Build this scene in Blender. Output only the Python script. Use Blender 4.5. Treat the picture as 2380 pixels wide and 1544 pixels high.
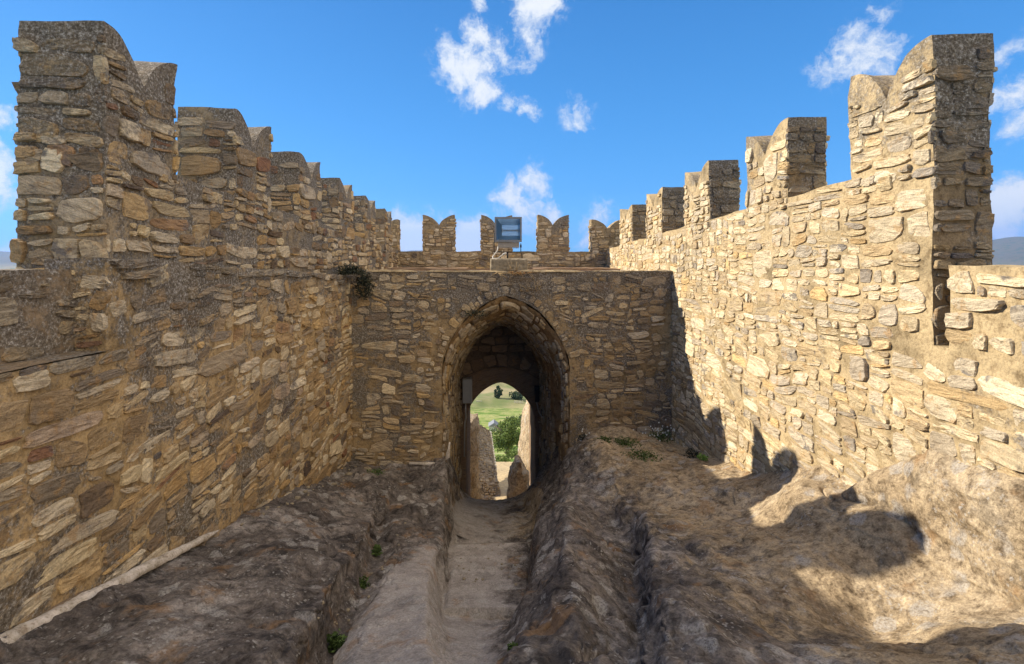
import bpy, math, random
import numpy as np
from math import radians, pi, sin, cos, sqrt
from mathutils import Vector

for o in list(bpy.data.objects):
    bpy.data.objects.remove(o)
SC = bpy.context.scene
COL = SC.collection

# ------------------------------------------------------------------ camera, sky, sun, exposure
cd = bpy.data.cameras.new("camera"); cam = bpy.data.objects.new("camera", cd); COL.objects.link(cam)
cam.location = (0, 0, 0); cam.rotation_euler = (radians(90), 0, 0)
cd.sensor_width = 36; cd.lens = 18.15; cd.shift_x = 0.0168; cd.shift_y = -0.0735
cd.clip_start = 0.05; cd.clip_end = 60000
SC.camera = cam
SC.view_settings.view_transform = 'Standard'; SC.view_settings.look = 'None'
SC.view_settings.exposure = 1.15; SC.view_settings.gamma = 1.0; SC.view_settings.use_curve_mapping = False

SUN = Vector((-1.0, 0.31, 0.595)).normalized()          # towards the sun (x right, y ahead, z up)
SUN_EL = math.asin(SUN.z); SUN_AZ = math.atan2(SUN.x, SUN.y)
ld = bpy.data.lights.new("sun", 'SUN'); ld.energy = 3.9; ld.angle = radians(0.5); ld.color = (1.0, 0.90, 0.74)
sun = bpy.data.objects.new("sun", ld); COL.objects.link(sun)
sun.rotation_euler = SUN.to_track_quat('Z', 'Y').to_euler()


def px(xv, yv, y):
    """photo pixel (2380 wide view) -> point at depth y"""
    return ((xv - 1150) / 1200 * y, y, (597 - yv) / 1200 * y)


class NT:
    def __init__(s, tree):
        s.t = tree; s.n = tree.nodes; s.l = tree.links
    def add(s, typ, props=None, **ins):
        n = s.n.new(typ)
        for k, v in (props or {}).items():
            setattr(n, k, v)
        for k, v in ins.items():
            s.put(n, k, v)
        return n
    def put(s, n, k, v):
        sock = n.inputs[int(k[1:])] if (k[0] == 'i' and k[1:].isdigit()) else n.inputs[k.replace('_', ' ')]
        if isinstance(v, bpy.types.NodeSocket):
            s.l.new(v, sock)
        elif isinstance(v, bpy.types.Node):
            s.l.new(v.outputs[0], sock)
        else:
            if hasattr(sock.default_value, '__len__') and hasattr(v, '__len__') and len(sock.default_value) == 4 and len(v) == 3:
                v = tuple(v) + (1,)
            sock.default_value = v
    def math(s, op, a, b=0.0, c=0.0, clamp=False):
        n = s.add('ShaderNodeMath', {'operation': op, 'use_clamp': clamp}, i0=a, i1=b)
        if op in ('MULTIPLY_ADD', 'SMOOTH_MIN', 'SMOOTH_MAX'):
            s.put(n, 'i2', c)
        return n.outputs[0]
    def vm(s, op, a, b=None, scale=None):
        n = s.add('ShaderNodeVectorMath', {'operation': op}, i0=a)
        if b is not None:
            s.put(n, 'i1', b)
        if scale is not None:
            n.inputs['Scale'].default_value = scale if not isinstance(scale, bpy.types.NodeSocket) else 1
            if isinstance(scale, bpy.types.NodeSocket):
                s.l.new(scale, n.inputs['Scale'])
        return n.outputs[1] if op in ('DISTANCE', 'LENGTH', 'DOT_PRODUCT') else n.outputs[0]
    def noise(s, vec, scale, detail=4, rough=0.55, dist=0.0):
        n = s.add('ShaderNodeTexNoise', None, Vector=vec, Scale=scale, Detail=detail, Roughness=rough, Distortion=dist)
        return n.outputs[0]
    def rng(s, v, a, b, c=0.0, d=1.0, smooth=True):
        n = s.add('ShaderNodeMapRange', {'interpolation_type': 'SMOOTHSTEP' if smooth else 'LINEAR'})
        s.put(n, 'Value', v)
        n.inputs['From Min'].default_value = a; n.inputs['From Max'].default_value = b
        n.inputs['To Min'].default_value = c; n.inputs['To Max'].default_value = d
        return n.outputs[0]
    def mix(s, f, a, b, mode='MIX'):
        n = s.n.new('ShaderNodeMix'); n.data_type = 'RGBA'; n.blend_type = mode
        for sock, v in ((n.inputs[0], f), (n.inputs[6], a), (n.inputs[7], b)):
            if isinstance(v, bpy.types.NodeSocket):
                s.l.new(v, sock)
            elif hasattr(v, '__len__'):
                sock.default_value = tuple(v) + (1,) if len(v) == 3 else v
            else:
                sock.default_value = v
        return n.outputs[2]
    def ramp(s, f, stops, interp='LINEAR'):
        n = s.n.new('ShaderNodeValToRGB'); n.color_ramp.interpolation = interp
        e = n.color_ramp.elements
        while len(e) < len(stops):
            e.new(0.5)
        for k, (p, c) in enumerate(stops):
            e[k].position = p; e[k].color = tuple(c) + (1,) if len(c) == 3 else c
        s.l.new(f, n.inputs[0])
        return n.outputs[0]


# world: Nishita sky and clouds placed by direction
W = bpy.data.worlds.new("World"); SC.world = W; W.use_nodes = True
t = NT(W.node_tree); t.n.clear()
sky = t.add('ShaderNodeTexSky'); sky.sky_type = 'NISHITA'; sky.sun_disc = False
sky.sun_elevation = SUN_EL; sky.sun_rotation = SUN_AZ
sky.altitude = 700; sky.air_density = 1.0; sky.dust_density = 0.35; sky.ozone_density = 1.6
tc = t.add('ShaderNodeTexCoord')
d = t.vm('NORMALIZE', tc.outputs['Generated'])
BLOBS = [(1075, 165, 82, 1.0), (1125, 205, 52, .95), (1098, 88, 46, .95), (1040, 115, 38, .7), (1245, 15, 88, 1.05), (1222, 85, 50, .8),
         (1200, 140, 48, .62), (1160, 95, 50, .5), (1190, 245, 34, .66), (1228, 262, 38, .62), (1335, 268, 46, .56), (1120, 5, 34, .7),
         (1248, 418, 48, .85), (1190, 452, 50, .95), (1215, 485, 62, .85), (1282, 500, 44, .8), (1165, 510, 40, .6),
         (955, 572, 85, 1.7), (1085, 576, 80, 1.7), (1020, 590, 70, 1.3), (1392, 520, 52, .78), (1380, 560, 44, .7),
         (2000, 120, 82, .95), (2040, 30, 42, .66), (1925, 150, 56, .66), (2350, 490, 75, 1.25), (2390, 440, 70, 1.2), (2340, 545, 60, .9),
         (2350, 215, 60, .8), (2390, 180, 50, .8), (2355, 290, 50, .62), (2340, 100, 60, .5), (-10, 400, 66, 1.15), (0, 440, 60, 1.1), (5, 268, 48, .9),
         (0, 585, 52, 1.2), (50, 600, 52, 1.0), (-15, 340, 40, .7), (2330, 600, 50, .6), (2000, 560, 60, .6), (700, -150, 120, .7), (1700, -200, 140, .8)]
wn = t.noise(d, 5.5, 5, .6)
wn2 = t.add('ShaderNodeTexNoise', None, Vector=d, Scale=9.0, Detail=6.0, Roughness=.6)
dw = t.vm('ADD', d, t.vm('SCALE', t.vm('SUBTRACT', wn2.outputs['Color'], (.5, .5, .5)), scale=0.10))
acc = None
for (bx, by, br, bs) in BLOBS:
    v = Vector(((bx - 1150) / 1200, 1, (597 - by) / 1200)); ln = v.length; v.normalize()
    dist = t.vm('DISTANCE', dw, tuple(v))
    m = t.rng(dist, br / 1200 / ln ** 1.4 * 1.4, 0.0, 0.0, bs, smooth=True)
    acc = m if acc is None else t.math('MAXIMUM', acc, m)
cn = t.noise(dw, 22.0, 8, .66)
cn2 = t.noise(d, 60.0, 6, .6)
dens = t.math('ADD', t.math('MULTIPLY', acc, 1.15), t.math('MULTIPLY', t.math('SUBTRACT', cn, .5), 2.9))
dens = t.math('ADD', dens, t.math('MULTIPLY', t.math('SUBTRACT', cn2, .5), .8))
cloud = t.math('MULTIPLY', t.rng(dens, .10, 1.05), t.rng(acc, 0.0, .22))
cloud = t.math('MULTIPLY', cloud, .93)
skyc = t.mix(1.0, sky.outputs[0], (0.60, 1.0, 1.35), 'MULTIPLY')
dz = t.add('ShaderNodeSeparateXYZ', None, Vector=d).outputs[2]
skyc = t.mix(.8, skyc, t.ramp(dz, [(0.0, (.45, 2.2, 4.2)), (.12, (.26, 1.62, 3.9)), (.5, (.12, .90, 2.6)), (1.0, (.1, .6, 2.0))]))
# unseen bright cloud added as fill light: bank behind the camera and overhead
fill_bank = None
for (v, r, sgn) in [((.6, -1, .5), .75, .9), ((1.0, -.35, .7), .72, .95), ((.15, -.15, 1.0), .85, 1.0)]:
    v = Vector(v).normalized(); m = t.rng(t.vm('DISTANCE', dw, tuple(v)), r, r * .25, 0, sgn); fill_bank = m if fill_bank is None else t.math('MAXIMUM', fill_bank, m)
fill_bank = t.rng(t.math('ADD', fill_bank, t.math('MULTIPLY', t.math('SUBTRACT', t.noise(d, 4.0, 5, .6), .5), .8)), .3, .6)
ccol = t.mix(t.rng(dens, .5, 1.4), (3.3, 3.7, 4.3), (4.5, 4.6, 4.7))
fin = t.mix(fill_bank, t.mix(cloud, skyc, ccol), (9.2, 8.2, 7.0))
bg = t.add('ShaderNodeBackground', None, Color=fin, Strength=0.1)
out = t.add('ShaderNodeOutputWorld'); t.l.new(bg.outputs[0], out.inputs[0])


# ------------------------------------------------------------------ numpy noise
def _h(ix, iy, iz, seed):
    n = (ix * 374761393 + iy * 668265263 + iz * 2147483647 + seed * 1274126177) & 0xFFFFFFFF
    n = ((n ^ (n >> 13)) * 1274126177) & 0xFFFFFFFF
    n = ((n ^ (n >> 15)) * 2246822519) & 0xFFFFFFFF
    return ((n ^ (n >> 16)) & 0xFFFFFF) / float(0xFFFFFF) * 2 - 1


def vnoise(x, y, z, seed=0):
    x, y, z = np.broadcast_arrays(np.asarray(x, float), np.asarray(y, float), np.asarray(z, float))
    x0 = np.floor(x); y0 = np.floor(y); z0 = np.floor(z)
    fx = x - x0; fy = y - y0; fz = z - z0
    fx = fx * fx * fx * (fx * (fx * 6 - 15) + 10); fy = fy * fy * fy * (fy * (fy * 6 - 15) + 10); fz = fz * fz * fz * (fz * (fz * 6 - 15) + 10)
    X = x0.astype(np.int64); Y = y0.astype(np.int64); Z = z0.astype(np.int64)
    r = 0
    for a in (0, 1):
        for b in (0, 1):
            for c in (0, 1):
                r = r + _h(X + a, Y + b, Z + c, seed) * (fx if a else 1 - fx) * (fy if b else 1 - fy) * (fz if c else 1 - fz)
    return r


def fbm(x, y, z, octv=4, seed=0, gain=.5):
    s = 0; a = 1; f = 1
    for k in range(octv):
        s = s + a * vnoise(x * f, y * f, z * f, seed + k * 7); a *= gain; f *= 2.03
    return s


def nvec(P, scale, amp, octv=3, seed=0):
    Q = P * scale
    return np.stack([fbm(Q[..., 0], Q[..., 1], Q[..., 2], octv, seed + 31 * k) for k in range(3)], -1) * amp


def wobble(P, fine=True):
    Q = P + nvec(P, 2.2, .016, 2, 3)
    return Q + nvec(P, 9.0, .0042, 2, 9) if fine else Q


# ------------------------------------------------------------------ mesh collector
class MB:
    def __init__(s):
        s.v = []; s.n = 0; s.q = []; s.qm = []; s.t = []; s.tm = []; s.qs = []; s.ts = []
    def add(s, V, Q=None, T=None, mat=0, smooth=True):
        V = np.asarray(V, float).reshape(-1, 3)
        if Q is not None and len(Q):
            Q = np.asarray(Q, np.int64).reshape(-1, 4); s.q.append(Q + s.n); s.qm.append(np.full(len(Q), mat)); s.qs.append(np.full(len(Q), smooth))
        if T is not None and len(T):
            T = np.asarray(T, np.int64).reshape(-1, 3); s.t.append(T + s.n); s.tm.append(np.full(len(T), mat)); s.ts.append(np.full(len(T), smooth))
        s.v.append(V); s.n += len(V)
    def grid(s, P, mat=0, smooth=True, flip=False, wrap=False):
        a, b = P.shape[:2]
        i = np.arange(a - 1)[:, None] * b + np.arange(b - 1)[None, :]
        Q = np.stack([i, i + b, i + b + 1, i + 1], -1).reshape(-1, 4)
        if flip:
            Q = Q[:, ::-1]
        s.add(P.reshape(-1, 3), Q, None, mat, smooth)
    def box(s, x0, x1, y0, y1, z0, z1, mat=0):
        V = [(x, y, z) for x in (x0, x1) for y in (y0, y1) for z in (z0, z1)]
        Q = [(0, 1, 3, 2), (4, 6, 7, 5), (0, 4, 5, 1), (2, 3, 7, 6), (0, 2, 6, 4), (1, 5, 7, 3)]
        s.add(V, Q, None, mat, False)
    def tube(s, pts, r, mat=0, n=8, cap=True):
        pts = [Vector(p) for p in pts]; R = r if hasattr(r, '__len__') else [r] * len(pts)
        V = []
        for k, p in enumerate(pts):
            d = (pts[min(k + 1, len(pts) - 1)] - pts[max(k - 1, 0)]).normalized()
            a = d.cross(Vector((0, 0, 1)) if abs(d.z) < .9 else Vector((1, 0, 0))).normalized(); b = d.cross(a)
            for j in range(n):
                th = 2 * pi * j / n
                V.append(p + (a * cos(th) + b * sin(th)) * R[k])
        Q = [(k * n + j, k * n + (j + 1) % n, (k + 1) * n + (j + 1) % n, (k + 1) * n + j) for k in range(len(pts) - 1) for j in range(n)]
        T = []
        if cap:
            V.append(pts[0]); V.append(pts[-1]); m = len(pts) * n
            T += [(m, (j + 1) % n, j) for j in range(n)]
            o = (len(pts) - 1) * n
            T += [(m + 1, o + j, o + (j + 1) % n) for j in range(n)]
        s.add(np.array([tuple(p) for p in V]), Q, T, mat, True)
    def build(s, name, mats, parent=None, attrs=None):
        V = np.concatenate(s.v)
        me = bpy.data.meshes.new(name)
        Q = np.concatenate(s.q) if s.q else np.zeros((0, 4), np.int64)
        T = np.concatenate(s.t) if s.t else np.zeros((0, 3), np.int64)
        me.vertices.add(len(V)); me.vertices.foreach_set('co', V.astype(np.float32).ravel())
        loops = np.concatenate([Q.ravel(), T.ravel()]).astype(np.int32)
        me.loops.add(len(loops)); me.loops.foreach_set('vertex_index', loops)
        st = np.concatenate([np.arange(len(Q)) * 4, len(Q) * 4 + np.arange(len(T)) * 3]).astype(np.int32)
        me.polygons.add(len(st)); me.polygons.foreach_set('loop_start', st)
        tot = np.concatenate([np.full(len(Q), 4), np.full(len(T), 3)]).astype(np.int32)
        me.polygons.foreach_set('loop_total', tot)
        mi = np.concatenate(s.qm + s.tm).astype(np.int32); sm = np.concatenate(s.qs + s.ts).astype(bool)
        for m in (mats if isinstance(mats, (list, tuple)) else [mats]):
            me.materials.append(m)
        me.polygons.foreach_set('material_index', mi); me.polygons.foreach_set('use_smooth', sm)
        me.update(calc_edges=True); me.validate()
        for k, a in (attrs or {}).items():
            at = me.attributes.new(k, 'FLOAT', 'POINT'); at.data.foreach_set('value', a.astype(np.float32).ravel())
        o = bpy.data.objects.new(name, me); COL.objects.link(o)
        if parent is not None:
            o.parent = parent
        return o


def empty(name, label, cat, loc=(0, 0, 0), group=None):
    o = bpy.data.objects.new(name, None); COL.objects.link(o); o.location = (0, 0, 0)
    o.empty_display_size = .3
    return tag(o, label, cat, group)


def tag(o, label, cat, group=None):
    o['label'] = label; o['category'] = cat
    if group:
        o['group'] = group
    return o


# ------------------------------------------------------------------ materials
def newmat(name):
    m = bpy.data.materials.new(name); m.use_nodes = True
    t = NT(m.node_tree); t.n.clear()
    b = t.add('ShaderNodeBsdfPrincipled'); o = t.add('ShaderNodeOutputMaterial'); t.l.new(b.outputs[0], o.inputs[0])
    b.inputs['Roughness'].default_value = .92; b.inputs['Specular IOR Level'].default_value = .18
    return m, t, b


def lichen_mask(t, pos, amount, topz):
    """0..1 weathering crust, broken up at several scales, more of it near the wall tops"""
    big = t.noise(pos, .75, 5, .62)
    mid = t.noise(pos, 5.0, 5, .6)
    fine = t.noise(pos, 34.0, 4, .6)
    v = t.math('ADD', t.math('MULTIPLY', big, 1.0), t.math('MULTIPLY', mid, .55))
    v = t.math('ADD', v, t.math('MULTIPLY', fine, .4))
    z = t.add('ShaderNodeSeparateXYZ', None, Vector=pos).outputs[2]
    v = t.math('ADD', v, t.rng(z, topz - .9, topz + .6, 0, .16))
    return t.rng(v, 1.12 - amount, 1.27 - amount)


def lichen_col(t, pos):
    f = t.noise(pos, 46.0, 6, .78)
    g = t.noise(pos, 7.0, 4, .6)
    c = t.ramp(f, [(.30, (.024, .020, .016)), (.42, (.080, .066, .052)), (.52, (.165, .142, .112)), (.59, (.33, .305, .27)), (.68, (.58, .56, .51))])
    return t.mix(t.rng(g, .5, .72, 0, .45), c, (.14, .105, .07))


def stone_mat(name, stops, amount, topz, strength=.9):
    m, t, b = newmat(name)
    g = t.add('ShaderNodeNewGeometry'); pos = g.outputs['Position']; rnd = g.outputs['Random Per Island']
    off = t.vm('SCALE', t.add('ShaderNodeCombineXYZ', None, X=rnd, Y=rnd, Z=rnd).outputs[0], scale=61.0)
    tiltv = t.add('ShaderNodeVectorRotate', {'rotation_type': 'EULER_XYZ'}, Vector=pos)
    rot = t.add('ShaderNodeCombineXYZ', None, X=t.math('MULTIPLY', t.math('SUBTRACT', rnd, .5), .7), Y=t.math('MULTIPLY', t.math('SUBTRACT', rnd, .5), -.8), Z=0.0)
    t.l.new(rot.outputs[0], tiltv.inputs['Rotation'])
    sv = t.vm('ADD', t.vm('MULTIPLY', tiltv.outputs[0], (3.2, 3.2, 17.0)), off)
    strata = t.noise(sv, 1.7, 7, .68, .6)
    nv = t.noise(t.vm('ADD', pos, off), 9.0, 6, .65)
    r2 = t.math('FRACT', t.math('MULTIPLY', rnd, 37.7))
    base = t.ramp(rnd, stops)
    base = t.mix(1.0, base, t.ramp(r2, [(0, (.78, .76, .74)), (.5, (1, 1, 1)), (1, (1.12, 1.12, 1.1))]), 'MULTIPLY')
    base = t.mix(1.0, base, t.ramp(strata, [(.28, (.40, .36, .33)), (.42, (.78, .75, .72)), (.55, (1.02, 1.0, .97)), (.75, (1.18, 1.15, 1.08))]), 'MULTIPLY')
    # iron staining and grey skins that differ from stone to stone
    base = t.mix(t.math('MULTIPLY', t.rng(nv, .54, .66), .6), base, (.42, .25, .10))
    gv = t.noise(t.vm('ADD', pos, off), 5.0, 5, .6)
    base = t.mix(t.math('MULTIPLY', t.rng(gv, .56, .64), t.rng(r2, .45, .9, 0, .75)), base, (.13, .12, .12))
    fine = t.noise(pos, 90.0, 3, .6)
    base = t.mix(1.0, base, t.ramp(fine, [(.3, (.74, .73, .72)), (.6, (1.06, 1.06, 1.06))]), 'MULTIPLY')
    r3 = t.math('FRACT', t.math('MULTIPLY', rnd, 91.3))
    lm = t.math('MULTIPLY', lichen_mask(t, pos, amount, topz), t.rng(r3, .05, .75, .45, 1.0))
    colr = t.mix(t.math('MULTIPLY', lm, strength), base, lichen_col(t, pos))
    t.put(b, 'Base Color', colr)
    hsum = t.math('ADD', t.math('MULTIPLY', strata, 1.0), t.math('MULTIPLY', fine, .18))
    hsum = t.math('ADD', hsum, t.math('MULTIPLY', nv, .5))
    bp = t.add('ShaderNodeBump', None, Strength=1.0, Distance=.03, Height=hsum); t.put(b, 'Normal', bp.outputs[0])
    return m


def mortar_mat(name, colr, amount, topz, strength=.9):
    m, t, b = newmat(name)
    pos = t.add('ShaderNodeNewGeometry').outputs['Position']
    n1 = t.noise(pos, 2.2, 6, .62); n2 = t.noise(pos, 55.0, 5, .7); n3 = t.noise(pos, 14.0, 5, .6)
    c2 = tuple(c * .55 for c in colr); c3 = tuple(min(1, c * 1.2) for c in colr)
    base = t.ramp(n1, [(.32, c2), (.5, colr), (.7, c3)])
    base = t.mix(1.0, base, t.ramp(n2, [(.3, (.62, .60, .58)), (.5, (.98, .98, .98)), (.72, (1.15, 1.14, 1.12))]), 'MULTIPLY')
    base = t.mix(1.0, base, t.ramp(n3, [(.34, (.6, .57, .54)), (.5, (1, 1, 1))]), 'MULTIPLY')
    lm = lichen_mask(t, pos, amount + .06, topz)
    t.put(b, 'Base Color', t.mix(t.math('MULTIPLY', lm, strength), base, lichen_col(t, pos)))
    hs = t.math('ADD', t.math('MULTIPLY', n2, .35), n3)
    bp = t.add('ShaderNodeBump', None, Strength=.9, Distance=.022, Height=hs); t.put(b, 'Normal', bp.outputs[0])
    return m


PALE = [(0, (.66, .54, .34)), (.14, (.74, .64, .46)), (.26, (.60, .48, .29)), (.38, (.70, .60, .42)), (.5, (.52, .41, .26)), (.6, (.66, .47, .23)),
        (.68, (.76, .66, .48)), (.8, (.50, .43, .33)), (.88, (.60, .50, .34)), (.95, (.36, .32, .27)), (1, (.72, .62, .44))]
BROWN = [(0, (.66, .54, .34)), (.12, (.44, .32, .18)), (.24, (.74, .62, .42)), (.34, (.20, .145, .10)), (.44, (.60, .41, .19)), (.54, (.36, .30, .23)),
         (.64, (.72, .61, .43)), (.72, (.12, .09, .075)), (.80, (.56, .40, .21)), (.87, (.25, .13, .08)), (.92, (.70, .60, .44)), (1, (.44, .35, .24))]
GATE = [(0, (.60, .49, .32)), (.15, (.48, .36, .21)), (.3, (.70, .58, .39)), (.42, (.28, .22, .15)), (.55, (.60, .42, .20)), (.66, (.52, .44, .33)),
        (.78, (.72, .61, .44)), (.88, (.2, .17, .14)), (.94, (.34, .24, .15)), (1, (.56, .46, .31))]
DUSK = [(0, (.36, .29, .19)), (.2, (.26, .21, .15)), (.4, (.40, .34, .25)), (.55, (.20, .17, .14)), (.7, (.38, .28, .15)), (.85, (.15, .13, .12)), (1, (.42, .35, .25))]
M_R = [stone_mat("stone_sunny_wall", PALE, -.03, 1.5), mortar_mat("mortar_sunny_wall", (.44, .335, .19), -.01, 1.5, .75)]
M_RE = [stone_mat("stone_painted_shade_end", DUSK, .10, .9), mortar_mat("mortar_painted_shade_end", (.26, .19, .11), .10, .9)]  # shade of the near end faces painted in as darker stone, plus some lichen
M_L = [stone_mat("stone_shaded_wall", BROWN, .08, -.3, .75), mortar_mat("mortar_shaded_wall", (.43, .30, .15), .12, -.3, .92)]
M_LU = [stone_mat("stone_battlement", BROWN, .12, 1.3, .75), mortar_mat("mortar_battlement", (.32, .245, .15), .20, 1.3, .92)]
M_G = [stone_mat("stone_gate", GATE, .10, -.8, .72), mortar_mat("mortar_gate", (.38, .27, .14), .15, -.8, .9)]
M_F = [stone_mat("stone_far_wall", GATE, .06, 1.3), mortar_mat("mortar_far_wall", (.31, .235, .14), .06, 1.3)]
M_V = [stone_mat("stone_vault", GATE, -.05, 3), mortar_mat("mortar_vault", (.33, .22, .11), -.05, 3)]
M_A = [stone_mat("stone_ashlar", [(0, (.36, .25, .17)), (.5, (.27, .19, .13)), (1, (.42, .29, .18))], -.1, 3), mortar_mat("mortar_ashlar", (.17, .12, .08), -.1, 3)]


# ------------------------------------------------------------------ stone laying
def layout(u0, u1, v0, v1, rng, size=1.0, big=.06):
    """rubble courses: bands, blocks, then guillotine splits"""
    out = []
    v = v0
    while v < v1:
        bh = rng.uniform(.20, .44) * size
        u = u0 - rng.uniform(0, .4)
        while u < u1:
            bw = rng.uniform(.35, 1.0) * size
            st = [(u, v, bw, bh)]
            while st:
                x, y, w, h = st.pop()
                target = .030 * size * size * math.exp(rng.gauss(0, .88)) + .004
                if w * h > target and not (w < .1 * size and h < .08 * size):
                    asp = w / h
                    if asp > 3.1 or (asp > 1.8 and rng.random() < .45):
                        f = rng.uniform(.3, .7); st.append((x, y, w * f, h)); st.append((x + w * f, y, w * (1 - f), h))
                    else:
                        f = rng.uniform(.32, .68); st.append((x, y, w, h * f)); st.append((x, y + h * f, w, h * (1 - f)))
                else:
                    if w / h < .75 and rng.random() < .8:
                        st2 = [(x, y, w, h * .5), (x, y + h * .5, w, h * .5)]
                    else:
                        st2 = [(x, y, w, h)]
                    out += st2
            u += bw
        v += bh
    return np.array(out)


def clipR(R, u0, u1):
    x0 = np.maximum(R[:, 0], u0); x1 = np.minimum(R[:, 0] + R[:, 2], u1)
    R = np.stack([x0, R[:, 1], x1 - x0, R[:, 3]], -1)
    return R[R[:, 2] > .05]


def lay(mb, R, mp, rng, inside=None, prot=(.002, .020), gap=(.002, .012), keep=.93, warp=.035, mat=0, N=16, seed=0, rot=6, rmin=.04, rmax=.42, clamp=None):
    """R: rects (u,v,w,h).  mp(u,v,h)->xyz.  inside(u,v)->bool"""
    rs = np.random.RandomState(rng.randint(0, 10 ** 8))
    R = R[rs.rand(len(R)) < keep]
    S = len(R)
    if not S:
        return
    gp = rs.uniform(gap[0], gap[1], (S, 1)) * np.where(rs.rand(S, 1) < .25, 2.2, 1)
    a = np.maximum(R[:, 2:3] * .5 - gp, .012); b = np.maximum(R[:, 3:4] * .5 - gp, .010)
    if clamp:
        pass
    # perimeter points
    per = np.arange(N) / N
    ph = rs.uniform(0, 1, (S, 1)) / N
    w = a / (a + b)
    s = (per[None, :] + ph) % 1
    q = s * 4; side = np.floor(q).astype(int) % 4; f = q - np.floor(q)
    fx = f * 2 - 1
    rx = np.select([side == 0, side == 1, side == 2, side == 3], [fx, np.ones_like(fx), -fx, -np.ones_like(fx)])
    ry = np.select([side == 0, side == 1, side == 2, side == 3], [-np.ones_like(fx), fx, np.ones_like(fx), -fx])
    ang = np.arctan2(ry, rx)
    ex = np.cos(ang); ey = np.sin(ang)
    rd = rs.uniform(rmin, rmax, (S, 1))
    X = rx * (1 - rd) + ex * rd; Y = ry * (1 - rd) + ey * rd
    # irregular outline
    amp = rs.uniform(.03, .17, (S, 1))
    rad = 1 - amp * .6
    for k in range(2, 6):
        rad = rad + amp / k ** .7 * np.sin(k * ang + rs.uniform(0, 2 * pi, (S, 1))) * rs.uniform(.2, .9, (S, 1))
    rad = rad + rs.uniform(-.05, .05, (S, N))
    rad = np.minimum(rad, 1.06)
    nx = X / np.maximum(np.hypot(X, Y), 1e-6); ny = Y / np.maximum(np.hypot(X, Y), 1e-6)
    for k in range(3):
        phi = rs.uniform(0, 2 * pi, (S, 1)); cc = rs.uniform(.76, 1.5, (S, 1))
        dd = X * rad * np.cos(phi) + Y * rad * np.sin(phi)
        rad = np.where(dd > cc, rad * cc / np.maximum(dd, 1e-6), rad)
    sh = rs.uniform(-.35, .35, (S, 1))
    X = X * rad; Y = Y * rad
    cut = rs.rand(S, 1) < .3
    wedge = np.where(cut, rs.uniform(-.35, .35, (S, 1)), 0)
    Y = Y * (1 - np.abs(wedge) * .5 + wedge * X)
    th = np.radians(rs.normal(0, rot, (S, 1))) * np.where(R[:, 2:3] > .3, .5, 1)
    H = rs.uniform(prot[0], prot[1], (S, 1)) * np.where(rs.rand(S, 1) < .12, 1.5, 1)
    tx = rs.normal(0, .05, (S, 1)); ty = rs.normal(0, .08, (S, 1))
    cu = R[:, 0:1] + R[:, 2:3] / 2; cv = R[:, 1:2] + R[:, 3:4] / 2
    wu = fbm(cu * 2.1, cv * 2.1, seed + 3.3, 2, 5) * warp; wv = fbm(cu * 1.6, cv * 1.9, seed + 9.1, 2, 11) * warp
    rings = [(1.0, -1.0, -.016), (.992, .62, 0), (.945, 1.0, 0), (.60, 1.04, 0)]
    PU = []; PV = []; PH = []
    def tr(x, y, sc, hf, hb):
        xx = x * a * sc; yy = y * b * sc
        u = cu + xx * np.cos(th) - yy * np.sin(th); v = cv + xx * np.sin(th) + yy * np.cos(th)
        wu2 = fbm(u * 1.7, v * 1.7, seed + 3.3, 2, 5) * warp; wv2 = fbm(u * 1.3, v * 1.5, seed + 9.1, 2, 11) * warp
        h = (H * hf if hf > 0 else 0 * H) + hb + (tx * xx + ty * yy) * (1 if hf > 0 else 0)
        return u + wu2, v + wv2, h + 0 * xx
    for (sc, hf, hb) in rings:
        jig = rs.uniform(-.02, .02, (S, N)) if sc < 1 else 0
        u, v, h = tr(X + jig, Y + jig, sc, hf, hb)
        if hf > 0:
            h = h + rs.normal(0, .0028, (S, N))
        PU.append(u); PV.append(v); PH.append(h)
    u, v, h = tr(np.zeros((S, 1)), np.zeros((S, 1)), 1, 1, .002)
    U = np.concatenate(PU + [u], 1); V = np.concatenate(PV + [v], 1); HH = np.concatenate(PH + [h], 1)
    if inside is not None:
        ok = inside(U[:, :N], V[:, :N]).all(1)
        U = U[ok]; V = V[ok]; HH = HH[ok]; S = len(U)
        if not S:
            return
    P = wobble(mp(U, V, HH), False)
    n = 4 * N + 1
    j = np.arange(N); jn = (j + 1) % N
    Q = np.concatenate([np.stack([k * N + j, k * N + jn, (k + 1) * N + jn, (k + 1) * N + j], -1) for k in range(3)])
    T = np.stack([3 * N + j, 3 * N + jn, np.full(N, 4 * N)], -1)
    o = (np.arange(S) * n)[:, None, None]
    mb.add(P.reshape(-1, 3), (Q[None] + o).reshape(-1, 4), (T[None] + o).reshape(-1, 3), mat, False)


def plane_map(o, U, V):
    o = np.array(o, float); U = np.array(U, float); V = np.array(V, float); Nn = np.cross(U, V)
    return lambda u, v, h: o + u[..., None] * U + v[..., None] * V + h[..., None] * Nn


def face(mb, mp, us, v0, v1, res=.03, amp=.010, mat=1, seed=0, nv=None):
    """mortar face between v0(u) and v1(u)"""
    us = np.asarray(us, float); a = v0(us) if callable(v0) else np.full_like(us, v0); b = v1(us) if callable(v1) else np.full_like(us, v1)
    nv = nv or max(2, int(np.max(b - a) / res) + 1)
    s = np.linspace(0, 1, nv)[None, :]
    V = a[:, None] * (1 - s) + b[:, None] * s; U = np.repeat(us[:, None], nv, 1)
    P = mp(U, V, np.zeros_like(U))
    P = wobble(P)
    mb.grid(P, mat, True)


def lin(a, b, res):
    return np.linspace(a, b, max(2, int(abs(b - a) / res) + 1))


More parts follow.
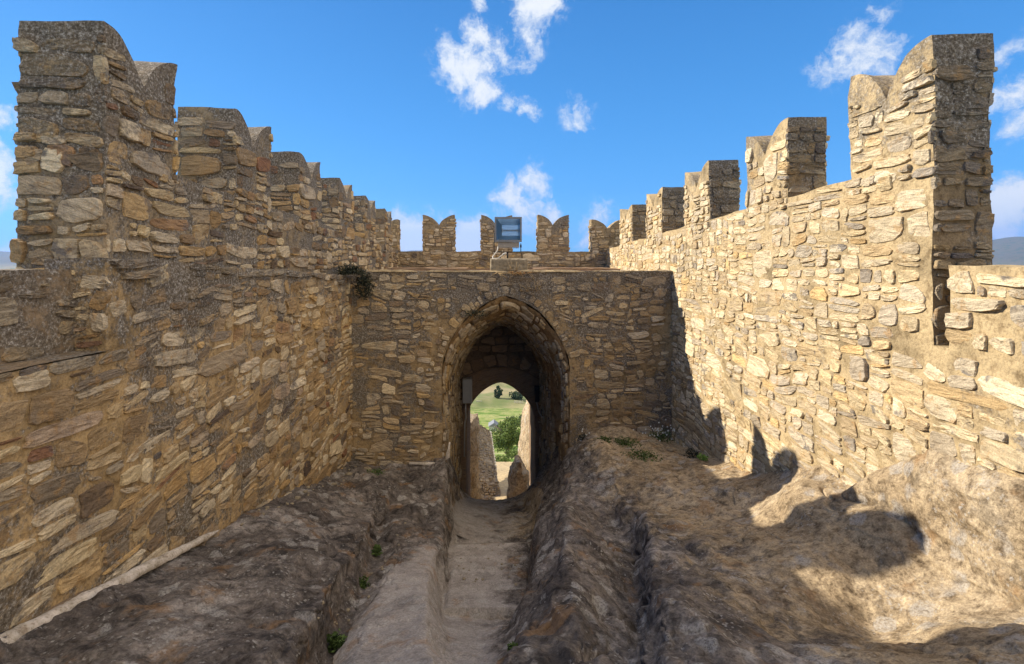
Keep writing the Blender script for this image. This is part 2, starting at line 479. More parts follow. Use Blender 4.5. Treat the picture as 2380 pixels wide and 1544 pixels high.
def solid(mb, o, U, Wd, L, T, v0, v1, res=.035, amp=.010, mat=1, endmat=None):
    """wall core: length along U, thickness along Wd (behind the face), vertical extent v0..v1(u)"""
    o = np.array(o, float); U = np.array(U, float); Wd = np.array(Wd, float); Z = np.array((0, 0, 1.0))
    us = lin(0, L, res); ws = lin(0, T, res * 1.5)
    f1 = v1 if callable(v1) else (lambda u: np.full_like(u, v1)); f0 = v0 if callable(v0) else (lambda u: np.full_like(u, v0))
    def mk(u, w, v):
        P = o + u[..., None] * U + w[..., None] * Wd + v[..., None] * Z
        return wobble(P)
    nv = max(2, int(np.max(f1(us) - f0(us)) / res) + 1); s = np.linspace(0, 1, nv)[None, :]
    for w in (0, T):
        Uu = np.repeat(us[:, None], nv, 1); V = f0(us)[:, None] * (1 - s) + f1(us)[:, None] * s
        mb.grid(mk(Uu, np.full_like(Uu, w), V), mat)
    for u in (0.0, L):
        uu = np.array([u]); V = (f0(uu)[0] * (1 - s) + f1(uu)[0] * s).repeat(len(ws), 0)
        Ww = np.repeat(ws[:, None], nv, 1)
        mb.grid(mk(np.full_like(Ww, u), Ww, V), mat if (endmat is None or u > 0) else endmat)
    for f in (f1, f0):
        Uu = np.repeat(us[:, None], len(ws), 1); Ww = np.repeat(ws[None, :], len(us), 0)
        mb.grid(mk(Uu, Ww, np.repeat(f(us)[:, None], len(ws), 1)), mat)


def merlon_top(L, h, notch=.31):
    """swallow-tail top: two quarter curves falling to a centre notch"""
    def f(u):
        x = np.clip(np.abs(u - L / 2) / (L / 2), 0, 1)       # 0 centre, 1 tip
        return h - notch + notch * np.sqrt(np.clip(1 - (1 - x) ** 1.7, 0, 1)) * 1.0 - 0 * u
    def g(u):
        x = np.clip(np.abs(u - L / 2) / (L / 2), 0, 1)
        y = 1 - x                                             # 0 at tip
        return h - notch + notch * (1 - np.clip(y, 0, 1) ** 1.9) ** .75
    return g


def make_merlon(o, U, Wd, L, T, base, top, mats, parent, seed, size=1.0, notch=.36, faces=('f', 'e0', 'e1'), res=.03, keep=.92, skirt=.06, endm=None):
    """o: lower near corner of inner face; U along wall; Wd towards outside. base/top heights relative to o.z"""
    rng = random.Random(seed); mb = MB()
    g = merlon_top(L, top, notch)
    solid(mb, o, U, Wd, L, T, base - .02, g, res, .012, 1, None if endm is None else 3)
    o = np.array(o, float); U = np.array(U, float); Wd = np.array(Wd, float); Z = np.array((0, 0, 1.0))
    def mk(oo, A, outward, LL, topf, mat=0):
        R = layout(-.02, LL + .02, base - skirt, top + .1, rng, size)
        # clamp the blocks to the face
        x0 = np.maximum(R[:, 0], -.012); x1 = np.minimum(R[:, 0] + R[:, 2], LL + .012)
        R = np.stack([x0, R[:, 1], x1 - x0, R[:, 3]], -1); R = R[(R[:, 2] > .05)]
        R = R[R[:, 1] >= base - skirt]
        mp = lambda u, v, h: oo + u[..., None] * A + v[..., None] * Z + h[..., None] * outward
        ins = lambda u, v: (v < topf(np.clip(u, 0, LL)) - .075) & (u > -.035) & (u < LL + .035)
        lay(mb, R, mp, rng, ins, prot=(.003, .028), gap=(.002, .010), keep=keep, warp=.018, N=14, seed=seed, rot=4, mat=mat)
    if 'f' in faces:
        mk(o, U, -Wd, L, g)
    if 'b' in faces:
        mk(o + Wd * T, U, Wd, L, g)
    if 'e0' in faces:
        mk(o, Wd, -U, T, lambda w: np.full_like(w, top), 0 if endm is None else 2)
    if 'e1' in faces:
        mk(o + U * L, Wd, U, T, lambda w: np.full_like(w, top))
    return mb.build("merlon", list(mats) + list(endm or []), parent)


rng = random.Random(11)
Y3 = (0, 1, 0); X3 = (1, 0, 0); Z3 = (0, 0, 1)

# ------------------------------------------------------------------ right battlement wall (sunny)
right = empty("battlement_wall", "tall sunlit pale rubble wall with a row of stepped swallowtail merlons", "wall", group="battlement walls round the court")
XR = 3.2; TR = .43
hR = lambda y: .74 - .048 * (y - 3.78)
mb = MB(); Y0, Y1 = 3.78, 15.2; YN = -2.5
solid(mb, (XR, YN, 0), Y3, X3, Y1 - YN, TR, -5.2, -.64, .05)
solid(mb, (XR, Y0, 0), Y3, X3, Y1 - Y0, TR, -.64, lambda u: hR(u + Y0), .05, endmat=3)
R = layout(3.5, Y1 - YN, -4.4, .8, rng, 1.02)
mp = lambda u, v, h: np.stack([XR - h, YN + u, v], -1)
low = (R[:, 0] + R[:, 2] + YN < Y0) & (R[:, 1] + R[:, 3] > -.66) & (R[:, 1] < -.70)
R[low, 3] = -.655 - R[low, 1]
def in_r(u, v):
    y = u + YN
    return (v < np.where(y > Y0 - .015, hR(y), -.66) - .012)
lay(mb, R, mp, rng, in_r, keep=1.0, prot=(.004, .014), gap=(.001, .008), warp=.05, seed=1)
R = layout(0, TR, -.64, .8, rng, .95); x0 = np.maximum(R[:, 0], -.012); x1 = np.minimum(R[:, 0] + R[:, 2], TR + .02); R = np.stack([x0, R[:, 1], x1 - x0, R[:, 3]], -1); R = R[R[:, 2] > .05]
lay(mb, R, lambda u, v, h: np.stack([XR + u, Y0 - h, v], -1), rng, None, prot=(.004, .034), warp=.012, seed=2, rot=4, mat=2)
R = layout(0, 5, -.4, .8, rng, 1.0); R = R[(R[:, 0] >= 0)]
lay(mb, R, lambda u, v, h: np.stack([XR + TR + h, Y0 + u, v], -1), rng, lambda u, v: (v < hR(u + Y0) - .012), seed=3, prot=(.004, .03))
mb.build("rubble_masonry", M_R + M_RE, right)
for k, (ya, L) in enumerate([(3.78, .87), (5.66, .9), (7.7, 1.0), (9.85, 1.05), (12.0, 1.2)]):
    b = hR(ya + L * .5) - .02
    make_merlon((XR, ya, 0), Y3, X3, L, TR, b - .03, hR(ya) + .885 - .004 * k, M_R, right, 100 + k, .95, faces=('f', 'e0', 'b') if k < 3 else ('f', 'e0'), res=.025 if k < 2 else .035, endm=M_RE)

# near right parapet
par_r = empty("parapet_wall", "low sunlit rubble parapet at eye level beside the tall end merlon", "wall", group="low parapets at the near ends")
mb = MB(); solid(mb, (XR, -2.5, 0), Y3, X3, 6.14, .5, -.64, lambda u: -.055 + 0 * u, .045)
R = layout(3, 6.14, -.64, 0, rng, 1.05); R[:, 2] = np.minimum(R[:, 2], 6.17 - R[:, 0]); R = R[R[:, 2] > .05]
lay(mb, R, lambda u, v, h: np.stack([XR - h, -2.5 + u, v], -1), rng, lambda u, v: (v < -.065), prot=(.001, .022), seed=5, warp=.04, keep=.98)
mb.build("rubble_masonry", M_R, par_r)

# ------------------------------------------------------------------ left battlement wall
left = empty("battlement_wall", "weathered brown rubble wall in shade with lichened swallowtail merlons", "wall", group="battlement walls round the court")
XL = -2.77; TL = .6
hL = lambda y: .75 - .050 * (y - 3.65)
ledge = lambda y: -.0575 * (y - 3.33)
mb = MB(); Y0L = 3.65
mpL = lambda X, Ya: (lambda u, v, h: np.stack([X + h, Ya + u, v], -1))
solid(mb, (XL, Y0L, 0), Y3, (-1, 0, 0), 15.2 - Y0L, TL, -4.5, lambda u: hL(u + Y0L), .045, .012)
R = layout(0, 11.5, -.75, .85, rng, 1.1); x0 = np.maximum(R[:, 0], -.01); R = np.stack([x0, R[:, 1], R[:, 0] + R[:, 2] - x0, R[:, 3]], -1); R = R[R[:, 2] > .05]
lay(mb, R, mpL(XL, Y0L), rng, lambda u, v: (v < hL(u + Y0L) - .02) & (v > ledge(u + Y0L) - .03) & (u > -.04), keep=.9, prot=(.004, .032), seed=7)
R = layout(0, TL, -.5, .8, rng, 1.1); x0 = np.maximum(R[:, 0], -.012); x1 = np.minimum(R[:, 0] + R[:, 2], TL + .02); R = np.stack([x0, R[:, 1], x1 - x0, R[:, 3]], -1); R = R[R[:, 2] > .05]
lay(mb, R, lambda u, v, h: np.stack([XL - u, Y0L - h, v], -1), rng, None, prot=(.006, .045), warp=.015, seed=8, rot=5)
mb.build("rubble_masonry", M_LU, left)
for k, (ya, L) in enumerate([(3.65, .84), (5.49, .88), (7.32, .92), (9.2, .9), (11.05, .95), (12.95, .95)]):
    b = hL(ya + L * .5) - .02
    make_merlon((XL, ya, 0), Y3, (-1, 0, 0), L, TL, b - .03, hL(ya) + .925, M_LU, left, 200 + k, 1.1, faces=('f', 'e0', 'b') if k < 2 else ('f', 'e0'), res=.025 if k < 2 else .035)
# lower, thicker wall under the ledge
XLL = -2.58
mb = MB()
def slope_mp(o, s):
    return o
lowt = lambda y: -.62 - .02 * (y - 2.7)
solid(mb, (XLL, -2.5, 0), Y3, (-1, 0, 0), 11.9, .4, -4.6, lambda u: lowt(np.minimum(u - 2.5, 3.6)), .045)
solid(mb, (XLL, 3.42, 0), Y3, (-1, 0, 0), 9.4 - 3.42, .4, -.7, lambda u: ledge(u + 3.42), .045)
R = layout(3.3, 11.9, -4.0, .0, rng, 1.12)
lay(mb, R, mpL(XLL, -2.5), rng, lambda u, v: (v < np.where(u - 2.5 > 3.40, ledge(u - 2.5) - .012, lowt(u - 2.5) - .02)), keep=.95, gap=(.002, .018), prot=(.004, .022), warp=.06, seed=9, rot=8)
R = clipR(layout(0, .24, -.7, .0, rng, .8), -.02, .25)
lay(mb, R, lambda u, v, h: np.stack([XLL - u, 3.42 - h, v], -1), rng, lambda u, v: (v < -.02), seed=10)
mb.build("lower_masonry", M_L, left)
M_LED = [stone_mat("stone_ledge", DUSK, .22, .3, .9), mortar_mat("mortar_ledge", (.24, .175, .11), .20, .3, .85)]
mb = MB(); sl_ = []
u = .95 + 5.0
while u < 11.8:
    w = rng.uniform(.16, .55); hh = rng.uniform(.045, .09); y_ = u - 2.5 + w / 2
    sl_.append((u, ledge(y_) - hh + .008, w, hh))
    if rng.random() < .5:
        h2 = rng.uniform(.03, .07); sl_.append((u + rng.uniform(-.1, .1), ledge(y_) - hh - h2, w * .8, h2))
    u += w
lay(mb, np.array(sl_), mpL(XLL, -2.5), rng, None, keep=.97, gap=(.001, .005), prot=(.012, .045), warp=.008, seed=13, rot=1.5)
sl_ = []; u = 4.4
while u < 5.9:
    w = rng.uniform(.16, .5); hh = rng.uniform(.05, .10); sl_.append((u, lowt(u - 2.5 + w / 2) - hh + .01, w, hh)); u += w
lay(mb, np.array(sl_), mpL(XLL, -2.5), rng, None, keep=.97, gap=(.001, .005), prot=(.01, .04), warp=.008, seed=16, rot=1.5)
us = lin(1.5, 3.45, .04); A, B = np.meshgrid(us, np.linspace(XLL + .012, -2.82, 9), indexing='ij'); P = np.stack([B, A, lowt(A) + .012 + 0 * A], -1); mb.grid(wobble(P), 1)
mb.build("ledge_slabs", M_LED, left)

par_l = empty("parapet_wall", "low shaded rubble parapet at eye level in front of the largest merlon", "wall", group="low parapets at the near ends")
mb = MB(); solid(mb, (-2.79, -2.5, 0), Y3, (-1, 0, 0), 6.12, .55, -2.2, lambda u: -.085 + 0 * u, .045, .014)
R = layout(0, 6.1, -.7, 0, rng, 1.2)
lay(mb, R, mpL(-2.79, -2.5), rng, lambda u, v: (v < -.11) & (v > -.68) & (u < 6.1) & (u > 3), prot=(.003, .035), seed=14, keep=.9)
mb.build("rubble_masonry", M_LED, par_l)

# ------------------------------------------------------------------ gatehouse
gate = empty("gatehouse", "rough stone gatehouse front with a pointed vaulted passage through it", "gatehouse")
YG = 9.3; TOPG = -.262
CX, HW = .2, 1.15
def archF(x):    # front opening
    s = np.clip(np.abs(x - CX) / HW, 0, 1)
    return -2.12 + 1.42 * (.86 * (1 - s ** 1.8) ** .5 + .14 * (1 - s))
def archB(x):    # vault at the far end
    s = np.clip(np.abs(x - .14) / 1.02, 0, 1)
    return -3.2 + 1.50 * (1 - s ** 1.8) ** .52
mb = MB()
solid(mb, (-2.77, YG, 0), X3, Y3, (CX - HW) + 2.77, .45, -6, TOPG, .04, .018)
solid(mb, (CX + HW, YG, 0), X3, Y3, 3.22 - (CX + HW), .45, -6, TOPG, .04, .018)
def cosx(c, w, n):
    return c - w * np.cos(np.linspace(0, pi, n))
us = cosx(CX, HW, 90)
def spand(Yp, usx, lo, hi, amp=.018, flip=False):
    s = np.linspace(0, 1, 40)[None, :]
    V = lo(usx)[:, None] * (1 - s) + hi * s; U = np.repeat(usx[:, None], 40, 1)
    P = wobble(np.stack([U, np.full_like(U, Yp), V], -1))
    return P
mb.grid(spand(YG, us, archF, TOPG), 1)
us2 = np.repeat(us[:, None], 14, 1); yy = np.repeat(np.linspace(YG, YG + .45, 14)[None], len(us), 0)
P = np.stack([us2, yy, np.full_like(us2, TOPG)], -1); P = wobble(P); mb.grid(P, 1)
R = layout(-2.77, 3.2, -4.1, -.2, rng, 1.05)
def in_gate(u, v):
    s = np.abs(u - CX) / (HW + .0)
    inarch = (np.abs(u - CX) < HW + .02) & (v < archF(u) + .04)
    # leave a ring for the voussoir stones
    du = (u - CX) / (HW + .12); ring = (v > -2.1) & (np.abs(du) < 1) & (v < -2.12 + 1.56 * (1 - np.clip(np.abs(du), 0, 1) ** 1.8) ** .52)
    return (~inarch) & (~ring) & (v < TOPG - .015) & (u > -2.62) & (u < 3.2)
lay(mb, R, lambda u, v, h: np.stack([u, YG - h, v], -1), rng, in_gate, keep=.92, gap=(.002, .018), prot=(.004, .026), warp=.085, seed=20, rot=11)
# radial stones round the arch
arc = []
q = np.linspace(-.999, .999, 400); ax = CX + q * HW; az = archF(ax)
sl = np.concatenate([[0], np.cumsum(np.hypot(np.diff(ax), np.diff(az)))])
u = 0
RR = []
while u < sl[-1] - .05:
    w = rng.uniform(.05, .13)
    h0 = .02
    lim = rng.uniform(.10, .26)
    while h0 < lim - .03:
        hh = rng.uniform(.10, .26)
        RR.append((u, h0, w, min(hh, lim - h0))); h0 += hh
    u += w
RR = np.array(RR); RR = RR[RR[:, 3] > .05]
def arcmap(u, v, h):
    x = np.interp(u, sl, ax); z = np.interp(u, sl, az)
    x2 = np.interp(np.clip(u + .03, 0, sl[-1]), sl, ax) - np.interp(np.clip(u - .03, 0, sl[-1]), sl, ax)
    z2 = np.interp(np.clip(u + .03, 0, sl[-1]), sl, az) - np.interp(np.clip(u - .03, 0, sl[-1]), sl, az)
    l = np.hypot(x2, z2) + 1e-9
    return np.stack([x - z2 / l * v, YG - h + 0 * x, z + x2 / l * v], -1)
lay(mb, RR, arcmap, rng, None, keep=.8, gap=(.002, .01), prot=(.006, .035), warp=.012, seed=21, rot=7)
mb.build("front_masonry", M_G, gate)

# vault and passage walls
mb = MB()
def prof(y):
    f = np.clip((y - YG) / (13.1 - YG), 0, 1); f = f ** .55
    return f
def vaultP(s, y):
    """s 0..1 round the passage: left wall up, vault, right wall down"""
    f = prof(y)
    cx = CX * (1 - f) + .14 * f; hw = HW * (1 - f) + 1.02 * f
    sp = -2.12 * (1 - f) + -3.2 * f; rise = 1.42 * (1 - f) + 1.5 * f; bot = -7.2
    # profile parameter: first quarter left wall, middle half vault, last right wall
    a = np.clip(s / .3, 0, 1); m = np.clip((s - .3) / .4, 0, 1); c = np.clip((s - .7) / .3, 0, 1)
    th = m * pi; qx = -np.cos(th)
    x = cx + hw * qx
    aq = np.clip(np.abs(qx), 0, 1); z = np.where(s < .3, bot + (sp - bot) * a, np.where(s > .7, sp + (bot - sp) * c, sp + rise * (.86 * (1 - aq ** 1.8) ** .5 + .14 * (1 - aq))))
    return x, z
S, Yv = np.meshgrid(np.linspace(0, 1, 330), np.linspace(YG + .004, 13.14, 110), indexing='ij')
x, z = vaultP(S, Yv); P = np.stack([x, Yv, z], -1)
rc = np.clip(1 - (np.abs(Yv - 10.25) - .27) / .05, 0, 1) * np.clip((-2.75 - z) / .06, 0, 1) * (S > .7)
P[..., 0] += rc * .45
P = P + nvec(P, 1.6, .045, 2, 3) * np.clip((Yv - YG) / .3, 0.2, 1)[..., None] + nvec(P, 8.0, .018, 2, 9)
mb.grid(P, 1)
# stones laid on it: u = arc length approx, v = depth
ss = np.linspace(0, 1, 600); xs, zs = vaultP(ss, 10.8); al = np.concatenate([[0], np.cumsum(np.hypot(np.diff(xs), np.diff(zs)))])
R = layout(2.2, al[-1] - 2.2, 0, 3.75, rng, .8)
def vm_(u, v, h):
    s = np.interp(u, al, ss); y = YG + .04 + v; x, z = vaultP(s, y); x1, z1 = vaultP(s + .004, y); x0, z0 = vaultP(s - .004, y)
    dx = x1 - x0; dz = z1 - z0; l = np.hypot(dx, dz) + 1e-9
    return np.stack([x + dz / l * h, y, z - dx / l * h], -1)
Rt = R.copy(); lay(mb, Rt, vm_, rng, lambda u, v: (v < 3.72) & (v > -.02) & ~((np.abs(v + YG + .04 - 10.25) < .36) & (np.interp(u, al, ss) > .7)), keep=.9, prot=(.012, .05), warp=.03, seed=22)
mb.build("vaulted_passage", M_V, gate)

# far end wall of the passage with ashlar arch
mb = MB(); YE = 13.1
OCX, OHW = .15, .865
def archO(x):
    s = np.clip(np.abs(x - OCX) / OHW, 0, 1)
    return -4.12 + .93 * (1 - s ** 1.55) ** .58
solid(mb, (-3.3, YE, 0), X3, Y3, (OCX - OHW) + 3.3, 2.1, -9.5, -.3, .08, .01, 0)
solid(mb, (OCX + OHW, YE, 0), X3, Y3, 3.6 - (OCX + OHW), 2.1, -9.5, -.3, .08, .01, 0)
us = cosx(OCX, OHW, 60)
mb.grid(spand(YE, us, archO, -.3, .008), 0); mb.grid(spand(YE + 2.1, us, archO, -.3, .008), 0)
U2 = np.repeat(us[:, None], 12, 1); yy = np.repeat(np.linspace(YE, YE + 2.1, 12)[None], len(us), 0)
mb.grid(np.stack([U2, yy, np.repeat(archO(us)[:, None], 12, 1)], -1), 0)
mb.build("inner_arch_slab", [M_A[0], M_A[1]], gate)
mb = MB()
def archS(x):   # segmental outer ring
    s = np.clip((x - .14) / 1.03, -1, 1)
    return -2.75 - .36 * s * s
for Yp in (12.86,):
    us = np.linspace(-.95, 1.2, 60)
    mb.grid(spand(Yp, us, archS, -1.3, .006), 1)
    U2 = np.repeat(us[:, None], 5, 1); yy = np.repeat(np.linspace(12.86, 13.12, 5)[None], len(us), 0)
    mb.grid(np.stack([U2, yy, np.repeat(archS(us)[:, None], 5, 1)], -1), 1)
vs = []
u = -.98
while u < 1.22:
    w = rng.uniform(.22, .30); vs.append((u, .01, w, .33)); u += w
def segmap(u, v, h):
    z = archS(u); slp = -.36 * 2 * (u - .14) / 1.03 / 1.03; l = np.sqrt(1 + slp * slp)
    return np.stack([u - slp / l * v, 12.86 - h + 0 * u, z + v / l], -1)
lay(mb, np.array(vs), segmap, rng, None, keep=1, gap=(.004, .007), prot=(.012, .026), warp=0, seed=30, rot=.4, rmin=.03, rmax=.12)
ash = []
v = -2.38
while v < -1.4:
    u = -1 - rng.uniform(0, .2)
    while u < 1.25:
        w = rng.uniform(.25, .45); ash.append((u, v, w, .2)); u += w
    v += .2
lay(mb, np.array(ash), lambda u, v, h: np.stack([u, 12.86 - h, v], -1), rng, lambda u, v: v > archS(u) + .36, keep=.95, gap=(.004, .01), prot=(.006, .03), warp=.01, seed=31, rot=1, rmin=.05, rmax=.2)
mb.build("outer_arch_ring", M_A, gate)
# terrace roof above the passage
mb = MB(); us = lin(-2.76, 3.19, .08); ys = lin(YG + .3, 14.95, .08)
A, B = np.meshgrid(us, ys, indexing='ij'); P = np.stack([A, B, np.full_like(A, -.45)], -1); P[..., 2] += fbm(A * 2, B * 2, 1.0, 3, 4) * .008
mb.grid(P, 0)
mb.build("terrace_roof", [M_R[1]], gate)
# thin sunlit lip of mortar along the front edge
mb = MB(); us = lin(-2.7, 3.1, .03); th = np.linspace(0, pi, 7)
A = np.repeat(us[:, None], 7, 1); rr = .028 * (1 + .5 * vnoise(us * 3, 0, 5, 3))[:, None]
P = np.stack([A, YG + .03 - np.cos(th)[None] * rr * 1.7, TOPG - .012 + np.sin(th)[None] * rr], -1); P = P + nvec(P, 6, .008, 3, 5)
mb.grid(P, 0); mb.build("top_edge_mortar", [M_R[1]], gate)

# ------------------------------------------------------------------ far battlement
far = empty("battlement_wall", "far crenellated wall facing the camera across the terrace behind the gate", "wall", group="battlement walls round the court")
mb = MB(); YF = 14.8
solid(mb, (-3.75, YF, 0), X3, Y3, 7.6, .4, -.6, .15, .06, .012)
R = layout(-3, 3.5, -.4, .2, rng, .95)
lay(mb, R, lambda u, v, h: np.stack([u, YF - h, v], -1), rng, lambda u, v: (v < .14), keep=.95, N=12, seed=40)
mb.build("rubble_masonry", M_F, far)
for k, (xa, L, tp) in enumerate([(-3.68, .90, 1.07), (-2.06, .90, 1.2), (-.39, .89, 1.2), (1.23, .89, 1.2), (2.78, .95, 1.08)]):
    make_merlon((xa, YF, 0), X3, Y3, L, .4, .12, tp, M_F, far, 300 + k, .8, notch=.33, faces=('f', 'e0', 'e1'), res=.04)

# ------------------------------------------------------------------ bedrock
def rock_mat():
    m, t, b = newmat("bedrock")
    pos = t.add('ShaderNodeNewGeometry').outputs['Position']
    worn = t.add('ShaderNodeAttribute', {'attribute_name': 'worn'}).outputs['Fac']
    tan = t.add('ShaderNodeAttribute', {'attribute_name': 'tan'}).outputs['Fac']
    n1 = t.noise(pos, 1.3, 8, .65, .4); n2 = t.noise(pos, 9.0, 8, .68); n3 = t.noise(pos, 70.0, 4, .65); n4 = t.noise(t.vm('ADD', pos, (7, 3, 1)), 3.1, 7, .66)
    dark = t.ramp(n1, [(.3, (.050, .042, .038)), (.43, (.105, .089, .078)), (.56, (.18, .155, .135)), (.70, (.34, .305, .275))])
    dark = t.mix(1.0, dark, t.ramp(n2, [(.32, (.45, .43, .42)), (.5, (1, 1, 1)), (.68, (1.5, 1.45, 1.4))]), 'MULTIPLY')
    tanc = t.ramp(n1, [(.3, (.26, .19, .115)), (.5, (.39, .30, .19)), (.7, (.52, .42, .29))])
    n6 = t.noise(t.vm('MULTIPLY', pos, (1.0, .9, 1.0)), 20.0, 8, .78)
    mott = t.ramp(n6, [(.38, (.34, .31, .29)), (.46, (.84, .82, .80)), (.56, (1.06, 1.06, 1.05)), (.66, (1.45, 1.43, 1.40))])
    tanc = t.mix(1.0, tanc, t.ramp(n2, [(.34, (.42, .39, .36)), (.48, (.95, .95, .95)), (.68, (1.2, 1.2, 1.18))]), 'MULTIPLY')
    wornc = t.ramp(n4, [(.3, (.25, .215, .19)), (.5, (.36, .32, .285)), (.7, (.45, .405, .365))])
    wm = t.rng(t.math('ADD', worn, t.math('MULTIPLY', t.math('SUBTRACT', n4, .5), 1.3)), .35, .65)
    tm = t.rng(t.math('ADD', tan, t.math('MULTIPLY', t.math('SUBTRACT', n4, .5), 1.4)), .3, .7)
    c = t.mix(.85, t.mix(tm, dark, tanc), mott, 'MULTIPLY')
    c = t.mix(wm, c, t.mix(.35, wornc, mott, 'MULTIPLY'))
    # orange, black and white lichen with outlines of their own
    o1 = t.noise(t.vm('ADD', pos, (1, 9, 4)), 2.6, 6, .62)
    c = t.mix(t.math('MULTIPLY', t.rng(o1, .56, .66), .5), c, (.27, .145, .055))
    b1 = t.noise(t.vm('ADD', pos, (4, 2, 8)), 3.4, 8, .72)
    c = t.mix(t.math('MULTIPLY', t.rng(b1, .53, .62), t.math('SUBTRACT', .72, t.math('ADD', t.math('MULTIPLY', worn, .5), t.math('MULTIPLY', tan, .35)))), c, (.028, .025, .024))
    vw = t.vm('ADD', pos, t.vm('SCALE', t.add('ShaderNodeTexNoise', None, Vector=pos, Scale=14.0, Detail=3.0).outputs['Color'], scale=.07))
    vo = t.add('ShaderNodeTexVoronoi', None, Vector=vw, Scale=5.0, Randomness=1.0)
    sel = t.noise(pos, 2.4, 3, .5)
    sp = t.math('MULTIPLY', t.rng(vo.outputs['Distance'], .40, .30), t.rng(sel, .46, .56))
    vo2 = t.add('ShaderNodeTexVoronoi', None, Vector=vw, Scale=30.0, Randomness=1.0)
    sp2 = t.math('MULTIPLY', t.rng(vo2.outputs['Distance'], .34, .24), t.rng(t.noise(t.vm('ADD', pos, (3, 3, 3)), 3.4, 4, .6), .48, .6))
    sp = t.math('MULTIPLY', t.math('MAXIMUM', sp, sp2), t.rng(n3, .35, .55, .35, 1))
    c = t.mix(t.math('MULTIPLY', sp, .6), c, (.40, .375, .34))
    c = t.mix(1.0, c, t.ramp(n3, [(.3, (.66, .65, .64)), (.55, (1.05, 1.05, 1.05)), (.75, (1.3, 1.3, 1.28))]), 'MULTIPLY')
    t.put(b, 'Base Color', c)
    h = t.math('ADD', t.math('MULTIPLY', n2, 1.0), t.math('MULTIPLY', n3, .22))
    h = t.math('ADD', h, t.math('MULTIPLY', b1, .5))
    h = t.math('ADD', h, t.math('MULTIPLY', n6, .7))
    bp = t.add('ShaderNodeBump', None, Strength=.9, Distance=.03, Height=h); t.put(b, 'Normal', bp.outputs[0])
    return m
M_ROCK = rock_mat()

